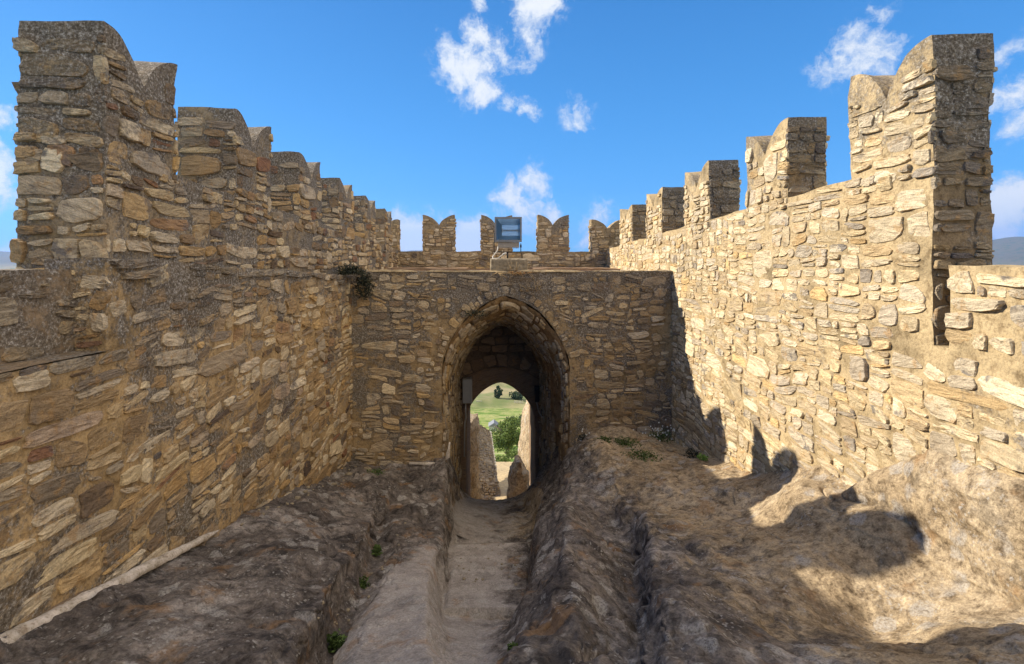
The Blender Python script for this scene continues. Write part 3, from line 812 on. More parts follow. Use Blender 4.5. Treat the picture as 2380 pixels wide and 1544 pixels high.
ST = {
 -2.0: [(-3.2,-1.0),(-2.5,-1.2),(-1.7,-1.25),(-1.0,-1.3),(-.98,-1.4),(-.6,-1.4),(-.2,-1.4),(-.1,-1.45),(0,-1.45),(.15,-1.45),(.25,-1.4),(.5,-1.4),(.8,-1.5),(1.0,-1.4),(1.8,-1.45),(2.5,-1.5),(3.15,-1.3),(3.6,-1.0)],
 0.5: [(-3.2,-1.2),(-2.55,-1.52),(-1.7,-1.52),(-1.0,-1.55),(-.98,-1.75),(-.6,-1.66),(-.2,-1.63),(-.1,-1.68),(0,-1.7),(.12,-1.7),(.2,-1.58),(.5,-1.55),(.75,-1.72),(.95,-1.58),(1.8,-1.75),(2.5,-1.85),(3.15,-1.6),(3.6,-1.2)],
 2.4: [(-3.2,-1.6),(-2.56,-1.95),(-1.7,-1.93),(-1.0,-1.95),(-.95,-2.22),(-.75,-2.03),(-.3,-1.95),(-.12,-2.0),(-.03,-2.02),(.03,-1.98),(.12,-1.95),(.45,-1.93),(.66,-2.0),(.82,-1.88),(1.6,-2.0),(2.4,-1.87),(3.15,-1.7),(3.6,-1.4)],
 3.2: [(-3.2,-1.85),(-2.56,-2.15),(-1.8,-2.16),(-1.1,-2.2),(-1.04,-2.53),(-.86,-2.36),(-.42,-2.3),(-.26,-2.5),(-.06,-2.52),(.06,-2.46),(.16,-2.28),(.5,-2.14),(.90,-2.42),(1.03,-2.12),(1.7,-2.26),(2.4,-2.34),(3.12,-1.98),(3.6,-1.4)],
 4.0: [(-3.2,-2.1),(-2.56,-2.34),(-1.9,-2.38),(-1.2,-2.42),(-1.13,-2.80),(-.95,-2.66),(-.52,-2.62),(-.38,-2.92),(-.1,-2.98),(.1,-2.92),(.22,-2.66),(.55,-2.40),(1.10,-2.74),(1.24,-2.36),(2.0,-2.35),(2.6,-2.2),(3.15,-1.97),(3.6,-1.4)],
 5.3: [(-3.2,-2.5),(-2.56,-2.68),(-1.9,-2.76),(-1.34,-2.86),(-1.27,-3.17),(-1.05,-3.05),(-.65,-3.12),(-.5,-3.55),(0,-3.62),(.32,-3.58),(.45,-3.15),(.75,-2.82),(1.42,-3.08),(1.56,-2.70),(2.1,-2.72),(2.6,-2.66),(3.12,-2.28),(3.6,-1.8)],
 6.5: [(-3.2,-2.8),(-2.56,-2.98),(-2.0,-3.1),(-1.52,-3.22),(-1.45,-3.48),(-1.2,-3.38),(-.68,-3.45),(-.55,-3.92),(0,-3.98),(.42,-3.98),(.55,-3.5),(.9,-3.16),(1.45,-3.2),(1.62,-3.04),(2.1,-2.98),(2.65,-2.88),(3.12,-2.76),(3.6,-2.4)],
 8.2: [(-3.2,-3.3),(-2.56,-3.42),(-2.2,-3.48),(-1.75,-3.50),(-1.5,-3.60),(-1.1,-3.60),(-.80,-3.58),(-.64,-4.35),(0,-4.52),(.55,-4.48),(.72,-3.95),(1.1,-3.5),(1.4,-3.2),(1.75,-3.02),(2.2,-2.98),(2.7,-3.02),(3.12,-3.1),(3.6,-3)],
 9.3: [(-3.2,-3.6),(-2.56,-3.68),(-2.2,-3.7),(-1.7,-3.7),(-1.4,-3.68),(-1.08,-3.66),(-.88,-3.6),(-.72,-4.6),(.05,-4.82),(.66,-4.74),(.85,-4.2),(1.12,-3.8),(1.3,-3.5),(1.6,-3.2),(2.0,-3.1),(2.6,-3.15),(3.12,-3.3),(3.6,-3.2)],
 11.5: [(-3.2,-3.7),(-2.5,-3.7),(-2,-3.7),(-1.5,-3.7),(-1.2,-3.9),(-1.0,-4.5),(-.84,-5.1),(-.5,-5.36),(.05,-5.44),(.45,-5.40),(.75,-5.2),(.95,-4.9),(1.2,-4.5),(1.5,-4),(2,-3.6),(2.6,-3.4),(3.1,-3.4),(3.6,-3.4)],
 13.0: [(-3.2,-4),(-2.5,-4),(-2,-4),(-1.5,-4.2),(-1.2,-4.9),(-1.0,-5.6),(-.84,-6.1),(-.5,-6.4),(.05,-6.5),(.45,-6.45),(.75,-6.2),(.95,-5.9),(1.2,-5.4),(1.5,-4.6),(2,-4),(2.6,-3.8),(3.1,-3.8),(3.6,-3.8)],
 15.8: [(-3.2,-7.6),(-2.5,-7.6),(-2,-7.6),(-1.5,-7.7),(-1.2,-7.8),(-1.0,-7.8),(-.84,-7.9),(-.5,-8.1),(.05,-8.2),(.45,-8.2),(.75,-8.1),(.95,-8),(1.2,-7.9),(1.5,-7.8),(2,-7.7),(2.6,-7.6),(3.1,-7.6),(3.6,-7.6)],
}
zs_ = sorted(ST); SV = np.array([ST[k] for k in zs_])            # stations, 18, 2
seg = np.array([14, 34, 40, 30, 14, 40, 34, 22, 26, 22, 34, 40, 34, 40, 60, 60, 40])
# sample positions (depth) denser near the camera
yy = np.concatenate([np.linspace(-2, 1.6, 40)[:-1], 1.6 * (15.8 / 1.6) ** np.linspace(0, 1, 760)])
def smooth_interp(xq, xk, yk):
    """monotone-ish cubic (catmull) interpolation of rows"""
    xk = np.array(xk); i = np.clip(np.searchsorted(xk, xq) - 1, 0, len(xk) - 2)
    m = np.zeros_like(yk); 
    dy = (yk[1:] - yk[:-1]) / (xk[1:] - xk[:-1])[:, None, None]
    m[1:-1] = (dy[1:] + dy[:-1]) / 2 * .8; m[0] = dy[0]; m[-1] = dy[-1]
    h = (xk[i + 1] - xk[i])[:, None, None]; s = ((xq - xk[i])[:, None, None]) / h
    return (2 * s ** 3 - 3 * s ** 2 + 1) * yk[i] + (s ** 3 - 2 * s ** 2 + s) * h * m[i] + (-2 * s ** 3 + 3 * s ** 2) * yk[i + 1] + (s ** 3 - s ** 2) * h * m[i + 1]
SS = smooth_interp(yy, zs_, SV)                                    # (ny,18,2)
colp = np.concatenate([np.linspace(k, k + 1, n, endpoint=False) for k, n in enumerate(seg)] + [[17]])
ci = np.clip(colp.astype(int), 0, 16); cf = (colp - ci)[None, :]
GX = SS[:, ci, 0] * (1 - cf) + SS[:, ci + 1, 0] * cf
GZ = SS[:, ci, 1] * (1 - cf) + SS[:, ci + 1, 1] * cf
GY = np.repeat(yy[:, None], len(colp), 1)
def blur(A, n):
    for _ in range(n):
        B = A.copy(); B[:, 1:-1] = (A[:, :-2] + 2 * A[:, 1:-1] + A[:, 2:]) / 4; A = B
    return A
GX = blur(GX, 14); GZ = blur(GZ, 14)
# rock-cut steps in the trench floor
fl = np.exp(-np.clip(np.abs(colp - 8.0) - .95, 0, 9) ** 2 / .02)[None, :]
stepz = np.interp(yy, [4.9, 5.35, 5.45, 6.15, 6.2, 6.75, 6.82, 7.35, 7.42, 8.0], [-3.33, -3.45, -3.66, -3.72, -3.86, -3.90, -4.04, -4.08, -4.22, -4.42])[:, None]
use = ((yy > 4.9) & (yy < 8.0))[:, None]
GZ = np.where(use, GZ * (1 - fl) + stepz * fl, GZ)
# boulders and hollows
def bump(cx, cy, rx, ry, a):
    global GZ
    GZ = GZ + a * np.exp(-((GX - cx) / rx) ** 2 - ((GY - cy) / ry) ** 2)
bump(2.85, 4.95, .26, .34, .16); bump(2.75, 5.95, .24, .3, .10); bump(2.5, 3.35, .4, .3, -.06); bump(1.55, 8.4, .3, .5, .12); bump(2.2, 9.0, .4, .3, .15)
bump(.7, 6.2, .25, .5, .10); bump(.85, 4.6, .3, .35, .10); bump(-1.15, 7.6, .3, .4, -.06); bump(-.95, 6.9, .12, .3, -.14); bump(3.0, 3.95, .2, .35, .10)
bump(1.0, 2.9, .25, .25, .10)
# displacement
P = np.stack([GX, GY, GZ], -1)
worn = np.clip(1.15 - np.abs(colp - 7.0) / 2.4, 0, 1)[None, :] * np.ones_like(GX)
worn = np.where(GY > 7.5, worn * .8, worn)
lobe = np.exp(-((GX + .62) / .5) ** 2) * np.clip((6.8 - GY) / 2.0, 0, 1) * (colp > 4.1)[None, :] * (colp < 9.5)[None, :]
worn = np.clip(np.maximum(np.where((colp > 6.9) & (colp < 9.3), worn, worn * .45), lobe * 1.1), 0, 1)
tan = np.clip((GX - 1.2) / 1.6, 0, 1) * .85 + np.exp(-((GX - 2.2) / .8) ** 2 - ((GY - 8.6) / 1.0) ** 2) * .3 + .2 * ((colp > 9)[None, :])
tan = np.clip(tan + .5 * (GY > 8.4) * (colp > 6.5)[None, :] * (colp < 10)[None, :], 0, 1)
hol = np.exp(-((GX - 2.35) / .55) ** 2 - ((GY - 3.3) / .5) ** 2)
worn = np.maximum(worn, .22 * hol)
rough = 1 - .72 * np.maximum(worn, hol * .9)
du = np.gradient(P, axis=1); dv = np.gradient(P, axis=0)
Nn = np.cross(du, dv); Nn /= np.linalg.norm(Nn, axis=-1, keepdims=True) + 1e-9
Nn = np.where(Nn[..., 2:3] < 0, -Nn, Nn)
# streaked coordinates: grain runs along the slope
Qx, Qy, Qz = GX * 1.0, GY * .55, GZ * 1.2
n_a = fbm(Qx * 1.7, Qy * 1.7, Qz * 1.7, 3, 21)
n_b = 1 - np.abs(fbm(Qx * 4.2, Qy * 3.4, Qz * 4.2, 3, 33)) * 2
n_c = fbm(GX * 14, GY * 12, GZ * 14, 3, 44, .6)
rough = rough * (1 - .45 * np.clip(tan * 1.2, 0, 1))
disp = n_a * .055 * (.4 + .6 * rough) + (n_b - .3) * .022 * rough + n_c * .0065 * rough
pit = np.clip(fbm(GX * 7, GY * 6, GZ * 7, 2, 55) - .38, 0, 1)
crk = np.abs(fbm(GX * 1.5 + .25 * n_a, GY * .75, GZ * .9 + 4, 3, 61)); crk2 = np.abs(fbm(GX * 3.1, GY * 2.3 + .3 * n_a, GZ * 3, 3, 63))
sel_ = np.clip(fbm(GX * .8, GY * .6, 2.2, 2, 64) + .45, 0, 1)
disp = disp - .060 * np.exp(-(crk / .030) ** 2) * sel_ * rough - .028 * np.exp(-(crk2 / .045) ** 2) * rough
n_t = fbm(GX * 2.4, GY * 1.3, 8.8, 3, 65); disp = disp + .030 * (np.floor(n_t * 4) / 4 + np.clip((n_t * 4 % 1) * 5 - 4, 0, 1) / 4) * rough
disp = disp - pit * .05 * rough
disp = disp * np.where(use & (fl > .5), .25, 1)
P = P + Nn * disp[..., None]
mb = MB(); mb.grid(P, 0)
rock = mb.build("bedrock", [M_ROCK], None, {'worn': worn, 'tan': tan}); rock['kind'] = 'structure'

# natural rock face that rises into the foot of the right wall near the camera
mb = MB()
A, B = np.meshgrid(np.linspace(1.5, 5.0, 180), np.linspace(0, 1, 110), indexing='ij')
topr = np.interp(A, [1.5, 3.3, 3.75, 4.0, 4.25, 4.5, 4.75, 5.0], [-1.25, -1.32, -1.36, -1.5, -1.72, -1.98, -2.2, -2.6])
Zr = -2.7 + (topr + 2.7) * B
Xr = 3.12 - .10 * np.sin(np.clip(B, 0, 1) * pi) * 1.0 - .12 * (1 - B) ** 2 + .13 * np.clip((B - .86) / .14, 0, 1) ** 2 + .15 * np.clip((A - 4.5) / .5, 0, 1)
P = np.stack([Xr, A, Zr], -1)
dsp = fbm(A * 1.3, Zr * 2.6, 2.0, 4, 66) * .045 + (1 - np.abs(fbm(A * 2.0, Zr * 5.0, 7.0, 3, 71)) * 2) * .022
P[..., 0] -= dsp
P = P + nvec(P, 16, .008, 2, 12)
mb.grid(P, 0)
o = mb.build("rock_outcrop", [M_ROCK], None, {'worn': np.zeros(A.size), 'tan': np.ones(A.size)})
tag(o, "pale sunlit natural rock face bulging under the near end of the right wall", "rock")

# loose soil with a sandy patch near the gate is part of the bedrock colour; small stones at the wall feet
def pebble(x, y, z, r, mat, seed):
    rs = np.random.RandomState(seed)
    mb = MB(); n = 10; m = 7
    th, ph = np.meshgrid(np.linspace(0, 2 * pi, n + 1), np.linspace(0.02, pi - .02, m), indexing='ij')
    rr = r * (1 + .25 * fbm(np.cos(th) * np.sin(ph) * 1.6 + seed, np.sin(th) * np.sin(ph) * 1.6, np.cos(ph) * 1.6, 2, seed))
    P = np.stack([x + rr * np.cos(th) * np.sin(ph) * 1.3, y + rr * np.sin(th) * np.sin(ph), z + rr * np.cos(ph) * .65], -1)
    P[-1] = P[0]; mb.grid(P, 0)
    return mb.build("loose_stone", [mat])

# render fillet of white plaster along the foot of the left wall
def simple(name, c, rough=.7, metal=0, n=0.0, scale=20, spec=.3):
    m, t, b = newmat(name); b.inputs['Roughness'].default_value = rough; b.inputs['Metallic'].default_value = metal; b.inputs['Specular IOR Level'].default_value = spec
    if n:
        pos = t.add('ShaderNodeNewGeometry').outputs['Position']; nn = t.noise(pos, scale, 6, .65)
        t.put(b, 'Base Color', t.ramp(nn, [(.3, tuple(v * (1 - n) for v in c)), (.5, c), (.72, tuple(min(1, v * (1 + n * .6)) for v in c))]))
        bp = t.add('ShaderNodeBump', None, Strength=.5, Distance=.006, Height=nn); t.put(b, 'Normal', bp.outputs[0])
    else:
        t.put(b, 'Base Color', c)
    return m
M_PLAST, t, b = newmat("white_plaster"); pos = t.add('ShaderNodeNewGeometry').outputs['Position']
n1 = t.noise(pos, 7.0, 7, .7); n2 = t.noise(pos, 60.0, 4, .6)
c = t.ramp(n1, [(.34, (.26, .20, .14)), (.44, (.44, .38, .30)), (.55, (.58, .51, .43)), (.7, (.66, .6, .52))])
t.put(b, 'Base Color', t.mix(1.0, c, t.ramp(n2, [(.32, (.6, .56, .52)), (.5, (1, 1, 1))]), 'MULTIPLY'))
bp = t.add('ShaderNodeBump', None, Strength=.8, Distance=.012, Height=t.math('ADD', n1, t.math('MULTIPLY', n2, .4))); t.put(b, 'Normal', bp.outputs[0])
ys = np.linspace(1.2, 4.75, 220); th = np.linspace(-.5, pi + .3, 12)
A = np.repeat(ys[:, None], 12, 1)
rr = (.046 * np.interp(ys, [1.2, 3.6, 4.5, 4.75], [1.15, 1, .7, .1]) * (1 + .10 * vnoise(ys * 11, 1, 2, 8)))[:, None]
base = -2.015 - .253 * (ys - 2.69) + .02
P = np.stack([-2.55 + np.cos(th)[None] * rr * 1.0 + .015, A, base[:, None] + np.sin(th)[None] * rr * .9], -1); P = P + nvec(P, 9, .004, 3, 15) + nvec(P, 40, .003, 2, 16)
mb = MB(); mb.grid(P, 0); o = mb.build("plaster_fillet", [M_PLAST]); tag(o, "smooth white plaster strip running along the foot of the left wall", "plaster strip")
# small plaster lips by the gate
mb = MB(); mb.tube([(-1.5, 9.05, -3.62), (-1.15, 9.12, -3.66), (-.95, 9.14, -3.68), (-.84, 9.16, -3.55), (-.80, 9.2, -3.3)], [.02, .035, .04, .04, .012], 0, 8)
o = mb.build("plaster_patch", [M_PLAST]); tag(o, "short white plaster lip at the foot of the left gate jamb", "plaster patch")

# ------------------------------------------------------------------ floodlight on its stone block
M_CONC = simple("lichened_concrete", (.24, .195, .13), .95, 0, .5, 22)
mb = MB()
def rbox(mb, x0, x1, y0, y1, z0, z1, r, mat, nz=10, seed=0, amp=.006):
    """box with softened edges and worn faces"""
    for ax_ in range(3):
        for sgn in (-1, 1):
            a, b = np.meshgrid(np.linspace(-1, 1, nz), np.linspace(-1, 1, nz), indexing='ij')
            C = [None] * 3; C[ax_] = np.full_like(a, sgn); C[(ax_ + 1) % 3] = a; C[(ax_ + 2) % 3] = b
            Q = np.stack(C, -1); hx = np.array([(x1 - x0) / 2, (y1 - y0) / 2, (z1 - z0) / 2]); cc = np.array([(x0 + x1) / 2, (y0 + y1) / 2, (z0 + z1) / 2])
            Pp = Q * hx; inner = np.clip(Pp, -(hx - r), hx - r); dd = Pp - inner; l = np.linalg.norm(dd, axis=-1, keepdims=True)
            Pp = np.where(l > 1e-9, inner + dd / np.maximum(l, 1e-9) * r, Pp) + cc
            Pp = Pp + nvec(Pp, 14, amp, 3, seed)
            mb.grid(Pp, mat, True)
rbox(mb, -.08, .60, YG + .03, YG + .45, -.29, -.035, .035, 0, 26, 3, .009)
o = mb.build("stone_block", [M_CONC]); tag(o, "squared lichen-spotted stone block on the gate top carrying the floodlight", "block")

M_MET = simple("grey_painted_metal", (.20, .205, .21), .5, .3, .12, 18); M_GLS = None
m, t, b = newmat("lamp_glass"); b.inputs['Base Color'].default_value = (.10, .13, .17, 1); b.inputs['Roughness'].default_value = .04; b.inputs['Specular IOR Level'].default_value = .9; b.inputs['Metallic'].default_value = .0; M_GLS = m
b.inputs['Coat Weight'].default_value = .6
m, t, b = newmat("lamp_reflector"); b.inputs['Base Color'].default_value = (.48, .56, .62, 1); b.inputs['Roughness'].default_value = .3; b.inputs['Metallic'].default_value = 1; M_REF = m
M_DARK = simple("dark_iron", (.04, .038, .036), .6, .4); M_PIPE = simple("grey_conduit", (.42, .40, .36), .6, 0, .2, 25); M_BOXG = simple("light_grey_enclosure", (.40, .40, .39), .5, 0, .08, 12)
lamp = empty("floodlight", "square grey metal floodlight with a glass front on the gate top", "floodlight")
YLp = 9.62; LX0, LX1, LZ0, LZ1 = 0.005, .495, .28, .735
mb = MB(); e = .025
mb.box(LX0, LX0 + e, YLp, YLp + .20, LZ0, LZ1); mb.box(LX1 - e, LX1, YLp, YLp + .20, LZ0, LZ1)
mb.box(LX0 + e, LX1 - e, YLp, YLp + .20, LZ1 - e, LZ1); mb.box(LX0 + e, LX1 - e, YLp, YLp + .20, LZ0, LZ0 + e)
mb.box(LX0 + .01, LX1 - .01, YLp + .2, YLp + .22, LZ0 + .01, LZ1 - .01)
mb.box(LX0 - .008, LX1 + .008, YLp - .014, YLp, LZ1 - .03, LZ1 + .006); mb.box(LX0 - .008, LX1 + .008, YLp - .014, YLp, LZ0 - .006, LZ0 + .032)
mb.box(LX0 - .008, LX0 + .022, YLp - .014, YLp, LZ0 + .032, LZ1 - .03); mb.box(LX1 - .022, LX1 + .008, YLp - .014, YLp, LZ0 + .032, LZ1 - .03)
mb.build("housing", [M_MET], lamp)
mb = MB(); # hammered reflector inside: sloping side panels and a back
bx0, bx1, bz0, bz1 = LX0 + .13, LX1 - .05, LZ0 + .12, LZ1 - .14; yb = YLp + .16
F = [(LX0 + e, YLp + .02, LZ0 + e), (LX1 - e, YLp + .02, LZ0 + e), (LX1 - e, YLp + .02, LZ1 - e), (LX0 + e, YLp + .02, LZ1 - e)]
Bk = [(bx0, yb, bz0), (bx1, yb, bz0), (bx1, yb, bz1), (bx0, yb, bz1)]
mb.add(F + Bk, [(0, 1, 5, 4), (1, 2, 6, 5), (2, 3, 7, 6), (3, 0, 4, 7), (4, 5, 6, 7)], None, 0, False)
rf = mb.build("reflector", [M_REF], lamp)
mb = MB(); mb.tube([(bx0 + .02, yb - .05, (bz0 + bz1) / 2), (bx1 - .02, yb - .05, (bz0 + bz1) / 2)], .012, 0, 10)
mb.box(bx0 - .005, bx0 + .015, yb - .07, yb, (bz0 + bz1) / 2 - .03, (bz0 + bz1) / 2 + .03); mb.box(bx1 - .015, bx1 + .005, yb - .07, yb, (bz0 + bz1) / 2 - .03, (bz0 + bz1) / 2 + .03)
mb.build("lamp_tube", [M_PIPE], lamp)
m, t, b = newmat("clear_glass"); b.inputs['Transmission Weight'].default_value = 1; b.inputs['Roughness'].default_value = .02; b.inputs['IOR'].default_value = 1.45; b.inputs['Base Color'].default_value = (.9, .95, 1, 1); M_CG = m
mb = MB(); mb.box(LX0 + .022, LX1 - .022, YLp - .008, YLp - .003, LZ0 + .032, LZ1 - .03); mb.build("front_glass", [M_CG], lamp)
mb = MB(); mb.box(.06, .455, YLp + .01, YLp + .17, .175, LZ0 - .007)
for k in range(14):
    xx = .075 + k * .0275; mb.box(xx, xx + .009, YLp + .0, YLp + .16, .155, .1745)
mb.build("gear_housing", [simple("beige_metal", (.30, .27, .23), .6, .2, .2, 30)], lamp)
mb = MB(); mb.tube([(-.01, YLp + .1, .45), (-.012, YLp + .1, .09), (.0, YLp + .1, .08)], .009, 0, 6)
mb.tube([(.0, YLp + .1, .09), (.49, YLp + .1, .09)], .010, 0, 6); mb.tube([(.49, YLp + .1, .09), (.49, YLp + .1, .25)], .009, 0, 6)
mb.tube([(.49, YLp + .1, .075), (.505, YLp + .1, .07), (.51, YLp + .1, -.04)], .007, 0, 6); mb.tube([(.24, YLp + .1, .09), (.24, YLp + .1, -.04)], .016, 0, 8)
mb.tube([(.475, YLp + .1, .2), (.505, YLp + .1, .2)], .028, 0, 10)
mb.build("mounting_bracket", [M_DARK], lamp)
mb = MB(); mb.tube([(.06, YLp + .03, .19), (.05, YLp - .02, .12), (.0, YLp - .1, .05), (-.04, YLp - .15, -.0), (-.03, YLp - .17, -.04), (-.06, YLp - .25, -.1)], .012, 0, 8)
mb.tube([(-.03, YLp - .17, -.035), (.06, YLp - .17, -.03), (.12, YLp - .16, .02), (.19, YLp - .13, .06)], .011, 0, 8)
mb.tube([(.15, YLp - .145, .04), (.21, YLp - .12, .068)], .02, 0, 8)
o = mb.build("power_cable", [M_PIPE]); tag(o, "pale grey cable looping from the floodlight down onto its block", "cable")

# dry roots hanging over the gate edge below the block
M_DRY = simple("dry_stem", (.42, .30, .15), .9, 0, .3, 40); M_ORG = simple("orange_root", (.40, .20, .06), .9, 0, .3, 40)
def twigs(name, cx, y, z, spread, n, down, up, mat, seed, label, cat, r=.006):
    rg = random.Random(seed); mb = MB()
    for k in range(n):
        x = cx + rg.gauss(0, spread * .5); p = Vector((x, y, z)); a = rg.uniform(-1, 1); L = rg.uniform(.4, 1)
        hh = rg.uniform(-down, up); pts = [p]
        for s in range(1, 6):
            f = s / 5; pts.append(p + Vector((a * spread * L * f + rg.uniform(-.012, .012), -.05 * math.sin(f * 3) - rg.uniform(0, .02), hh * f + rg.uniform(-.012, .012))))
        mb.tube(pts, [r * (1 - .75 * s / 5) for s in range(6)], 0, 4)
    o = mb.build(name, [mat]); tag(o, label, cat); return o
twigs("dry_weed", .28, YG - .03, -.29, .32, 26, .16, .02, M_DRY, 4, "tangle of dry straw-coloured stems hanging under the floodlight block", "weed")
twigs("dry_weed", .46, YG - .05, -.285, .14, 22, .05, .03, M_ORG, 5, "orange tuft of dead roots below the block's right end", "weed", .005)
twigs("dry_weed", .33, YG - .0, -.27, .10, 9, -.08, .22, M_DRY, 6, "thin dry stalks standing up in front of the floodlight block", "weed", .004)
twigs("dry_weed", .64, YG - .06, -.62, .22, 20, -.02, .26, M_DRY, 7, "pale dry brush growing above the arch crown", "weed", .004)
twigs("dry_weed", 2.35, YG - .06, -.55, .35, 18, .10, .08, M_DRY, 8, "thin dry stems on the gate wall near its right corner", "weed", .004)

# ------------------------------------------------------------------ passage fittings
box = empty("junction_box", "light grey electrical box on the left side of the inner arch", "junction box")
def pxr(xa, xb, ya, yb, y):
    a = px(xa, ya, y); b2 = px(xb, yb, y); return a[0], b2[0], b2[2], a[2]
x0, x1, z0, z1 = pxr(1075, 1097, 882, 938, 12.5)
mb = MB(); rbox(mb, x0, x1 - .03, 12.5, 12.72, z0, z1, .012, 0, 8, 1, 0.0); mb.build("box_body", [M_BOXG], box)
mb = MB(); rbox(mb, x1 - .045, x1, 12.49, 12.73, z0 - .01, z1 + .01, .008, 0, 6, 1, 0.0); mb.build("box_door", [M_BOXG], box)
mb = MB(); a = px(1082, 938, 12.6); mb.tube([(a[0], 12.6, a[2]), (a[0] + .01, 12.6, a[2] - .35), (a[0] - .02, 12.6, a[2] - .5), (a[0] - .03, 12.6, a[2] - 1.3)], .018, 0, 8)
o = mb.build("conduit_pipe", [M_PIPE]); tag(o, "grey conduit dropping from the light grey electrical box", "pipe")
x0, x1, z0, z1 = pxr(1243, 1251, 898, 935, 12.6)
mb = MB(); rbox(mb, x0, x1 + .03, 12.6, 12.72, z0, z1, .01, 0, 6, 1, 0.0); mb.box(x0 + .01, x0 + .05, 12.57, 12.6, z0 + .08, z1 - .08)
o = mb.build("wall_lantern", [M_DARK]); tag(o, "small black fitting on the right side of the inner arch", "lamp")
mb = MB()
pts = [px(1247, 935, 12.55), px(1252, 958, 12.5), px(1264, 975, 12.3), px(1275, 986, 12.0), px(1290, 988, 11.6), px(1302, 990, 11.0)]
mb.tube(pts, .014, 0, 6); o = mb.build("hanging_cable", [M_PIPE]); tag(o, "thin grey cable sagging along the right passage wall", "cable")
# ------------------------------------------------------------------ plants
def leafmat(name, c, c2):
    m, t, b = newmat(name); g = t.add('ShaderNodeNewGeometry')
    t.put(b, 'Base Color', t.ramp(g.outputs['Random Per Island'], [(0, c), (.5, tuple((a + b_) / 2 for a, b_ in zip(c, c2))), (1, c2)])); b.inputs['Roughness'].default_value = .7
    return m
M_GRN = leafmat("weed_green", (.03, .055, .015), (.09, .13, .035)); M_DKG = leafmat("dark_bush", (.012, .016, .010), (.05, .055, .035)); M_WHT = simple("white_petal", (.75, .75, .68), .8)
M_TREE = leafmat("tree_leaf", (.05, .09, .02), (.17, .23, .05)); M_TREED = leafmat("tree_leaf_dark", (.02, .045, .02), (.07, .10, .045)); M_BARK = simple("bark", (.10, .08, .06), .95)
def leaves(mb, C, size, rs, mat=0, flat=.5):
    """C: (n,3) centres; small bent quads"""
    n = len(C); a = rs.normal(size=(n, 3)); a[:, 2] *= flat; a /= np.linalg.norm(a, axis=1, keepdims=True); c = rs.normal(size=(n, 3)); b = np.cross(a, c); b /= np.linalg.norm(b, axis=1, keepdims=True)
    s = size * rs.uniform(.6, 1.4, (n, 1))
    V = np.stack([C - a * s, C - b * s * .45, C + a * s, C + b * s * .45], 1)
    mb.add(V.reshape(-1, 3), np.arange(n * 4).reshape(-1, 4), None, mat, False)
def weed(name, x, y, z, r, h, n, mat, seed, label, cat="weed", size=.018, flowers=0, nrm=(0, 0, 1)):
    rs = np.random.RandomState(seed); mb = MB(); nrm = Vector(nrm)
    for k in range(max(6, n // 14)):
        a = rs.uniform(0, 2 * pi); rr = r * rs.uniform(.3, 1)
        pts = [Vector((x, y, z)) + Vector((cos(a) * rr * f, sin(a) * rr * f, h * sin(f * 1.5) * rs.uniform(.6, 1))) + nrm * .0 for f in (0, .35, .7, 1)]
        mb.tube(pts, [.004, .003, .002, .001], 0, 3)
    q = rs.normal(size=(n, 3)); q /= np.linalg.norm(q, axis=1, keepdims=True); q *= rs.uniform(.25, 1, (n, 1)) ** .6; 
    C = np.array([x, y, z]) + q * np.array([r, r, h]) * (1 + .35 * rs.normal(size=(n, 1)) * .4); C[:, 2] = np.abs(C[:, 2] - z) * 1 + z if nrm[2] > .5 else C[:, 2]
    leaves(mb, C, size, rs, 0)
    heads = []
    if flowers:
        q = rs.normal(size=(flowers, 3)) * np.array([r * .7, r * .35, h * .4]); C = np.array([x, y - .03, z + h * .9]) + q
        for c in C:
            th = np.linspace(0, 2 * pi, 6)[:-1]; V = [c] + [c + np.array([cos(a) * .014, -.004, sin(a) * .014]) for a in th]
            heads.append(V)
    o = mb.build(name, [mat]); tag(o, label, cat)
    for V in heads:
        fb = MB(); fb.add(V, None, [(0, k + 1, (k + 1) % 5 + 1) for k in range(5)], 0, False); fb.build("flower_head", [M_WHT], o)
    return o
def rz(x, y):
    """height of the bedrock at x,y"""
    j = np.argmin((P_rock[..., 0] - x) ** 2 + (P_rock[..., 1] - y) ** 2)
    return P_rock.reshape(-1, 3)[j, 2]
me = rock.data; P_rock = np.empty(len(me.vertices) * 3, np.float32); me.vertices.foreach_get('co', P_rock); P_rock = P_rock.reshape(1, -1, 3)
weed("dark_bush", -2.48, 8.85, -.30, .24, .17, 700, M_DKG, 1, "dark wiry bush on the ledge corner where left wall meets gate", "bush", .022)
weed("dark_bush", -2.30, 9.1, -.50, .17, .26, 600, M_DKG, 2, "dark drooping bush on the gate wall just right of the ledge corner", "bush", .024, nrm=(0, 0, 0))
weed("dark_bush", -.33, 9.22, -1.02, .30, .08, 260, M_DKG, 3, "dark moss and weeds along the left shoulder of the arch", "bush", .018, nrm=(0, 0, 0))
weed("green_weed", 2.12, 8.35, rz(2.12, 8.35), .24, .10, 420, M_GRN, 11, "leafy green weed on the rock right of the passage", "weed")
weed("green_weed", 2.22, 7.75, rz(2.22, 7.75), .26, .05, 320, M_GRN, 12, "flat green weed on sandy rock nearer the camera", "weed")
weed("green_weed", 1.78, 8.4, rz(1.78, 8.4), .13, .07, 160, M_GRN, 13, "small green weed left of the leafy one by the gate jamb", "weed")
weed("flowering_weed", 2.85, 8.85, rz(2.85, 8.85), .24, .17, 320, M_GRN, 14, "weed with many small white flowers in the right corner of the gate wall", "flower", flowers=46)
weed("flowering_weed", 1.52, 8.95, rz(1.52, 8.95), .10, .14, 120, M_DKG, 15, "sparse weed with few white flowers at the right gate jamb foot", "flower", flowers=8)
weed("green_weed", 3.02, 7.5, rz(3.02, 7.5), .08, .08, 120, leafmat("bright_weed", (.10, .2, .03), (.2, .32, .06)), 16, "bright green sunlit weed at the foot of the right wall", "weed")
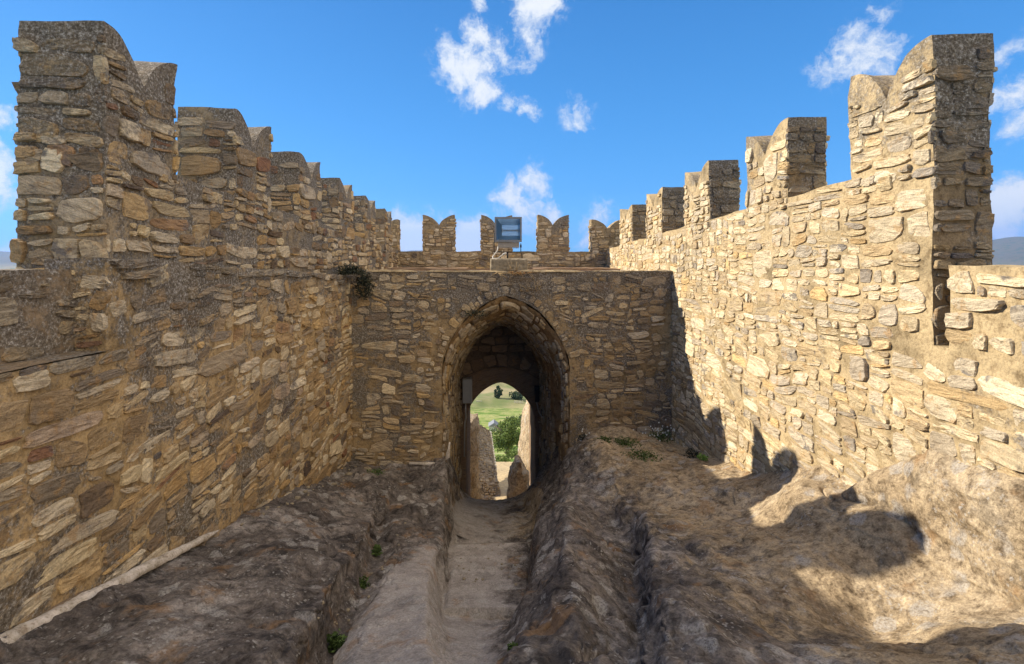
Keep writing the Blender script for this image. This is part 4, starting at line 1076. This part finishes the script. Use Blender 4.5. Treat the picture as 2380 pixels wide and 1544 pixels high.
weed("dark_bush", 2.98, 7.75, rz(2.98, 7.75), .14, .12, 200, M_DKG, 17, "dark weed at the end of the shadow under the right wall", "weed")
weed("green_weed", -1.22, 4.75, rz(-1.22, 4.75) + .03, .06, .10, 120, M_GRN, 18, "green weed in the rock crack, second up from the bottom", "weed", .02)
weed("green_weed", -1.3, 5.7, rz(-1.3, 5.7) + .03, .05, .09, 120, M_GRN, 19, "green weed in the rock crack, topmost of the three", "weed", .02)
weed("green_weed", -1.06, 3.45, rz(-1.06, 3.45) + .03, .06, .10, 170, M_GRN, 20, "green weed in the rock crack nearest the camera", "weed", .022)
weed("green_weed", -1.95, 8.5, rz(-1.95, 8.5), .16, .04, 120, M_GRN, 21, "small green weed on the dark rock left of the gate", "weed")
weed("green_weed", .1, 2.75, rz(.1, 2.75), .04, .06, 70, M_GRN, 22, "tiny green weed at the edge of the path near the bottom", "weed", .016)
for k, (x, y) in enumerate([(-2.4, 7.7), (-2.35, 8.3), (-2.2, 8.9), (-2.45, 6.4), (2.75, 8.1), (2.6, 8.5), (2.9, 7.9)]):
    o = pebble(x, y, float(rz(x, y)) + .01, .035 + .012 * (k % 3), M_ROCK if False else M_CONC, 60 + k)
    tag(o, ["loose stone at the foot of the left wall, halfway to the gate", "loose stone by the left wall close to the gate", "loose stone in the corner of left wall and gate", "loose stone at the foot of the left wall nearest the camera",
            "loose stone beside the white flowers", "loose stone just below the white flowers", "loose stone at the end of the right wall's shadow"][k], "stone", "loose stones at the wall feet")

rs = np.random.RandomState(5); mb = MB(); PR = P_rock.reshape(-1, 3)
def scatter(n, xr, yr, sz):
    for k in range(n):
        x = rs.uniform(*xr); y = rs.uniform(*yr); z = float(rz(x, y)); r = rs.uniform(*sz)
        th, ph = np.meshgrid(np.linspace(0, 2 * pi, 6), np.linspace(.1, pi - .1, 4), indexing='ij'); q = np.stack([np.cos(th) * np.sin(ph), np.sin(th) * np.sin(ph), np.cos(ph) * .6], -1)
        q = q * (1 + rs.uniform(-.25, .25, (1, 4, 1))) * np.array([rs.uniform(.7, 1.4), rs.uniform(.7, 1.4), 1]); mb.grid(np.array([x, y, z + r * .3]) + q * r, 0, False)
scatter(70, (-.45, .40), (5.4, 7.5), (.006, .018)); scatter(40, (-2.5, -2.3), (5, 9), (.008, .025)); scatter(40, (1.6, 3.0), (7.6, 9.0), (.008, .024)); scatter(20, (-1.2, -1.05), (3.2, 6.5), (.008, .02))
o = mb.build("gravel", [M_CONC]); o['kind'] = 'stuff'

# ------------------------------------------------------------------ the land outside
def land_mat():
    m, t, b = newmat("land"); pos = t.add('ShaderNodeNewGeometry').outputs['Position']
    sx = t.add('ShaderNodeSeparateXYZ', None, Vector=pos); dist = t.vm('LENGTH', pos)
    n1 = t.noise(pos, .012, 6, .6); n2 = t.noise(t.vm('MULTIPLY', pos, (1, 2.6, 1)), .09, 7, .65, .8); n3 = t.noise(pos, 1.2, 5, .6)
    grass = t.ramp(n2, [(.36, (.06, .12, .015)), (.49, (.13, .21, .03)), (.54, (.36, .34, .14)), (.60, (.15, .2, .04)), (.68, (.46, .42, .22))])
    dry = t.ramp(n1, [(.35, (.22, .18, .10)), (.5, (.30, .25, .14)), (.6, (.14, .17, .06)), (.7, (.10, .15, .04))])
    c = t.mix(t.rng(t.math('ADD', dist, t.math('MULTIPLY', n1, 80)), 315, 350), grass, dry)
    c = t.mix(t.rng(dist, 60, 110), t.mix(t.rng(n3, .4, .6), (.36, .30, .19), (.26, .21, .13)), c)
    c = t.mix(t.math('MULTIPLY', t.rng(dist, 4000, 9000), .7), c, (.045, .055, .04))
    t.put(b, 'Base Color', c); return m
rad = np.concatenate([np.linspace(15.4, 60, 120), 60 * (16000 / 60) ** np.linspace(0, 1, 240)[1:]]); azs = np.concatenate([np.linspace(-180, -60, 40)[:-1], np.linspace(-60, -20, 90)[:-1], np.linspace(-20, 20, 260)[:-1], np.linspace(20, 60, 90)[:-1], np.linspace(60, 180, 40)])
RR_, AA = np.meshgrid(rad, np.radians(azs), indexing='ij')
hk = np.interp(RR_, [15, 16, 20, 25, 30, 36, 40, 46, 60, 90, 130, 200, 280, 340, 420, 700, 1500, 4000, 8000, 16000],
               [-7.9, -8.1, -9.35, -10.9, -12.5, -14.45, -17, -20.5, -26.5, -36, -48, -67, -80.5, -86, -82, -70, -95, -110, -90, -60])
XX = RR_ * np.sin(AA); YY = RR_ * np.cos(AA)
hk = hk + fbm(XX / 25, YY / 25, 0.5, 4, 81) * np.clip((RR_ - 60) / 100, 0, 1) * 1.6
mtn = np.interp(np.degrees(AA), [-180, -60, -47, -42, -36, 0, 30, 38, 42, 47, 55, 70, 180], [60, 60, 110, 60, 130, 100, 120, 120, 170, 260, 240, 120, 60])
mt = np.exp(-((RR_ - 11500) / 2300) ** 2) * (mtn + 60) * (1 + .28 * fbm(XX / 1500, YY / 1500, 2.0, 5, 91)) 
hk = hk + mt + np.clip((RR_ - 2500) / 3000, 0, 1) * fbm(XX / 700, YY / 700, 3.0, 4, 92) * 16
P = np.stack([XX, YY, hk], -1); mb = MB(); mb.grid(P, 0, flip=False)
mb.build("countryside", [land_mat()])['kind'] = 'structure'
def land_h(r):
    return float(np.interp(r, rad, hk[:, len(azs) // 2]))

# sunlit pale gravel path falling away beyond the gate
M_GRAV = simple("pale_gravel", (.42, .32, .18), .95, 0, .5, 6)
mb = MB(); pyy = np.linspace(15.6, 35.5, 80); pw = np.linspace(0, 1, 14)
A = np.repeat(pyy[:, None], 14, 1)
xl = np.interp(pyy, [15.6, 20, 25, 30, 35.5], [-.3, -.1, -.25, -.15, .1])[:, None]; xrr = np.interp(pyy, [15.6, 20, 25, 30, 35.5], [1.0, 1.2, 1.35, 1.7, 2.4])[:, None]
hz = np.interp(pyy, [15, 16, 20, 25, 30, 35.5], [-7.8, -8.0, -9.25, -10.8, -12.4, -14.2])[:, None]
XA = xl + (xrr - xl) * pw[None]; P = np.stack([XA, A, hz + 0.06 + fbm(XA * 2, A * 2, 0, 3, 5) * .05 + 0 * XA], -1); mb.grid(P, 0)
mb.build("gravel_path", [M_GRAV])['kind'] = 'structure'

# shaded masonry wall on the left of the path, with dotted white coping
def poly_wall(name, pts, thick, mats, res=.12, amp=.03, seed=0, size=1.0, keep=.9):
    """pts: 4 corners (near-bottom, far-bottom, far-top, near-top); a rubble wall with that face and a real thickness"""
    a, b_, c, d_ = [np.array(p, float) for p in pts]; mb = MB()
    Lx = (np.linalg.norm(b_ - a) + np.linalg.norm(c - d_)) / 2; Lz = (np.linalg.norm(d_ - a) + np.linalg.norm(c - b_)) / 2
    nrm = np.cross(b_ - a, d_ - a); nrm /= np.linalg.norm(nrm)
    if nrm.dot(-a) < 0:
        nrm = -nrm
    def f(u, v, h):
        u_ = (u / Lx)[..., None]; v_ = (v / Lz)[..., None]
        return a * (1 - u_) * (1 - v_) + b_ * u_ * (1 - v_) + c * u_ * v_ + d_ * (1 - u_) * v_ + nrm * h[..., None]
    U, V = np.meshgrid(lin(0, Lx, res), lin(0, Lz, res), indexing='ij')
    for hh in (0, -thick):
        Pp = f(U, V, np.full_like(U, hh)); Pp = Pp + nvec(Pp, 1.1, amp, 3, seed); mb.grid(Pp, 1)
    for (e1, e2) in ((U[:, -1], V[:, -1]), (U[0], V[0]), (U[-1], V[-1]), (U[:, 0], V[:, 0])):
        H, E = np.meshgrid(np.linspace(0, -thick, 6), np.arange(len(e1)), indexing='xy')
        Pp = f(np.repeat(e1[:, None], 6, 1), np.repeat(e2[:, None], 6, 1), H.astype(float)); Pp = Pp + nvec(Pp, 1.1, amp, 3, seed); mb.grid(Pp, 1)
    rg = random.Random(seed); R = layout(0, Lx, 0, Lz, rg, size)
    lay(mb, R, f, rg, lambda u, v: (u > 0) & (u < Lx) & (v > 0) & (v < Lz), keep=keep, N=10, seed=seed, prot=(.01, .05))
    return mb, f, Lx, Lz
M_OUT = [stone_mat("stone_outer_wall", DUSK, .06, -5), mortar_mat("mortar_outer_wall", (.26, .2, .13), .06, -5)]
ow = empty("retaining_wall", "shaded stone wall with dotted white coping sloping down left of the path outside", "wall")
mb, f, Lx, Lz = poly_wall("retaining_wall", [px(1104, 1190, 17), px(1170, 1190, 18), px(1139, 1003, 30), px(1106, 980, 26)], .6, M_OUT, .12, .04, 51, 1.5, .97)
mb.build("rubble_masonry", M_OUT, ow)
M_WH = simple("white_coping", (.62, .58, .50), .9, 0, .2, 20)
mb = MB()
A0 = Vector(px(1152, 1088, 24)); A1 = Vector(px(1140, 1004, 30))
for k in range(15):
    p = A0.lerp(A1, k / 14.0); th_, ph_ = np.meshgrid(np.linspace(0, 2 * pi, 7), np.linspace(.1, pi - .1, 5), indexing='ij')
    mb.grid(np.stack([p.x + .075 * np.cos(th_) * np.sin(ph_), p.y - .1 + .09 * np.sin(th_) * np.sin(ph_), p.z + .07 * np.cos(ph_)], -1), 0)
mb.build("coping", [M_WH], ow)

# rough rock shoulders left and right just outside
def rock_pillar(name, prof_l, y, depth, label, seed, tanv=1.0):
    """prof: list of (xv_left, xv_right, yv) rows from bottom to top, an uneven rock mass"""
    rows = np.array(prof_l, float); n = 60; s = np.linspace(0, 1, n)
    k = np.linspace(0, 1, len(rows)); xlv = np.interp(s, k, rows[:, 0]); xrv = np.interp(s, k, rows[:, 1]); yv = np.interp(s, k, rows[:, 2])
    cx = ((xlv + xrv) / 2 - 1150) / 1200 * y; hw = (xrv - xlv) / 2 / 1200 * y; z = (597 - yv) / 1200 * y
    th = np.linspace(0, 2 * pi, 61); T_, S_ = np.meshgrid(th, np.arange(n), indexing='ij')
    c_ = np.sign(np.cos(T_)) * np.abs(np.cos(T_)) ** .7; s_ = np.sign(np.sin(T_)) * np.abs(np.sin(T_)) ** .7
    Pp = np.stack([cx[S_] + hw[S_] * c_, y + depth * .5 + depth * .5 * s_, z[S_]], -1)
    Pp = Pp + nvec(Pp, 1.3, .10, 4, seed) + nvec(Pp, 6, .025, 2, seed + 1)
    mb = MB(); mb.grid(Pp, 0)
    cap = Pp[:-1, -1]; V = np.concatenate([cap, cap.mean(0, keepdims=True) + [[0, 0, .05]]]); m_ = len(cap); mb.add(V, None, [(i, (i + 1) % m_, m_) for i in range(m_)], 0)
    o = mb.build(name, [M_ROCK], None, {'worn': np.zeros(Pp.shape[0] * n + m_ + 1), 'tan': np.full(Pp.shape[0] * n + m_ + 1, tanv)}); tag(o, label, "rock"); return o
rock_pillar("rock_outcrop", [(1060, 1114, 1230), (1062, 1113, 1150), (1066, 1112, 1060), (1070, 1110, 1010), (1078, 1104, 985)], 16.2, 1.2, "rough rock mass outside, left of the passage opening", 5, .8)
rock_pillar("rock_outcrop", [(1214, 1340, 1230), (1215, 1340, 1150), (1218, 1330, 1100), (1223, 1330, 1040), (1231, 1320, 1008), (1240, 1300, 980)], 17.0, 4.0, "bright sunlit rock wall outside, right of the passage opening", 6, 1.0)
rock_pillar("rock_outcrop", [(1170, 1245, 1230), (1177, 1240, 1155), (1188, 1233, 1118), (1195, 1221, 1095), (1202, 1211, 1074)], 15.7, .8, "shaded pointed rock standing in the path outside", 7, .75)

# trees
def tree(name, x, y, z, w, h, n, mat, seed, label, trunk=.35, size=.18, group="trees beyond the gate"):
    rs = np.random.RandomState(seed); root = empty(name, label, "tree", group=group)
    mb = MB(); mb.tube([(x, y, z), (x + .03 * w, y, z + h * trunk), (x, y, z + h * .8)], [w * .06, w * .045, w * .015], 0, 8)
    for k in range(7):
        a = rs.uniform(0, 2 * pi); zz = z + h * rs.uniform(trunk * .6, .7); mb.tube([(x, y, zz), (x + cos(a) * w * .2, y + sin(a) * w * .2, zz + h * .12), (x + cos(a) * w * .38, y + sin(a) * w * .38, zz + h * .2)], [w * .025, w * .015, w * .006], 0, 5)
    mb.build("trunk", [M_BARK], root)
    nc = 34; q = rs.normal(size=(nc, 3)); q /= np.linalg.norm(q, axis=1, keepdims=True); q *= rs.uniform(.35, 1, (nc, 1)) ** .5
    cc = np.array([x, y, z + h * (.5 + trunk * .4)]) + q * np.array([w * .42, w * .42, h * .38]) ; cr = rs.uniform(.10, .2, nc) * w
    k = rs.randint(0, nc, n); d_ = rs.normal(size=(n, 3)); d_ /= np.linalg.norm(d_, axis=1, keepdims=True)
    C = cc[k] + d_ * (cr[k] * rs.uniform(.5, 1.08, n))[:, None]
    mb = MB(); leaves(mb, C, size, rs, 0, .8); mb.build("crown", [mat], root)
    return root
p = px(1178, 1046, 80); tree("broadleaf_tree", p[0], 80, p[2] - .6, 5.8, 5.6, 12000, M_TREE, 1, "round bright green tree just beyond the outer wall", .12, .13)
p = px(1158, 925, 300); tree("broadleaf_tree", p[0], 300, p[2] - 1.5, 5.2, 8.5, 1800, M_TREED, 2, "dark slender tree on the tan slope, seen at the top of the opening", .15, .45)
p = px(1200, 930, 300); tree("broadleaf_tree", p[0], 300, p[2] - 1, 9.0, 6.5, 1800, M_TREED, 3, "wide dark tree on the tan slope, right of the slender one", .1, .45)
for k, (xv, yv, dd, w, h, lb) in enumerate([(1215, 990, 170, 5.5, 3.6, "grey-green bush on the slope above the round tree"), (1232, 985, 180, 7, 5, "wide dark bush at the right edge of the opening"), (1188, 988, 175, 4.5, 3, "small dark bush behind the round tree's top"),
                                       (1189, 1062, 72, 1.6, 1.2, "small round shrub under the round tree"), (1212, 1066, 66, 3.2, 1.3, "low green thicket at the right below the round tree"), (1165, 1072, 62, 2.4, .8, "low green scrub beside the outer wall")]):
    p = px(xv, yv, dd); tree("bush", p[0], dd, p[2] - .3, w, h, 1500, M_TREE if k > 2 else M_TREED, 20 + k, lb, .05, .09 if dd < 100 else .22, "bushes below the gate")

# small grey roofed shed beyond the wall
shed = empty("shed", "small grey gabled shed beyond the outer wall", "shed")
c0 = px(1147, 992, 110); mb = MB(); mb.box(c0[0] - .9, c0[0] + .9, 110, 112, c0[2] - 1.0, c0[2] + .1); mb.build("wall", [simple("shed_wall", (.5, .5, .48), .8)], shed)
mb = MB(); z_ = c0[2] + .1
mb.add([(c0[0] - 1.1, 109.8, z_), (c0[0] + .1, 109.8, z_ + .75), (c0[0] + 1.1, 109.8, z_), (c0[0] - 1.1, 112.3, z_), (c0[0] + .1, 112.3, z_ + .75), (c0[0] + 1.1, 112.3, z_)], [(0, 1, 4, 3), (1, 2, 5, 4), (0, 3, 5, 2)], [(0, 2, 1), (3, 4, 5)], 0, False)
mb.build("roof", [simple("shed_roof", (.22, .23, .25), .6)], shed)
for k, (xa, xb, yv, lb) in enumerate([(1107, 1118, 936, "white fence panel at the left edge of the green field"), (1196, 1215, 936, "white rail fence at the right edge of the green field")]):
    fe = empty("field_fence", lb, "fence", group="white fences on the field"); D = 290; a = px(xa, yv, D); b2 = px(xb, yv, D); zz = land_h(D)
    mb = MB(); mb.tube([(a[0], D, a[2] + .9), (b2[0], D, a[2] + .8)], .12, 0, 5); mb.tube([(a[0], D, a[2] + .2), (b2[0], D, a[2] + .1)], .12, 0, 5); mb.build("rail", [M_WH], fe)
    for q in np.linspace(0, 1, 4):
        x_ = a[0] + (b2[0] - a[0]) * q; mb = MB(); mb.box(x_ - .12, x_ + .12, D - .1, D + .1, a[2] - 1.6, a[2] + 1.1); mb.build("post", [M_WH], fe)

# ------------------------------------------------------------------ air
import os
HZ = True
if HZ:
    mb = MB(); mb.box(-19000, 19000, -19000, 19000, -260, 900)
    m = bpy.data.materials.new("air"); m.use_nodes = True; t = NT(m.node_tree); t.n.clear()
    v = t.add('ShaderNodeVolumePrincipled'); v.inputs['Color'].default_value = (.22, .46, 1, 1); v.inputs['Density'].default_value = .000045; v.inputs['Anisotropy'].default_value = .2
    oo = t.add('ShaderNodeOutputMaterial'); t.l.new(v.outputs[0], oo.inputs['Volume'])
    o = mb.build("haze", [m]); o['kind'] = 'stuff'
SC.cycles.max_bounces = 8; SC.cycles.diffuse_bounces = 4; SC.cycles.volume_bounces = 0; SC.cycles.use_denoising = True
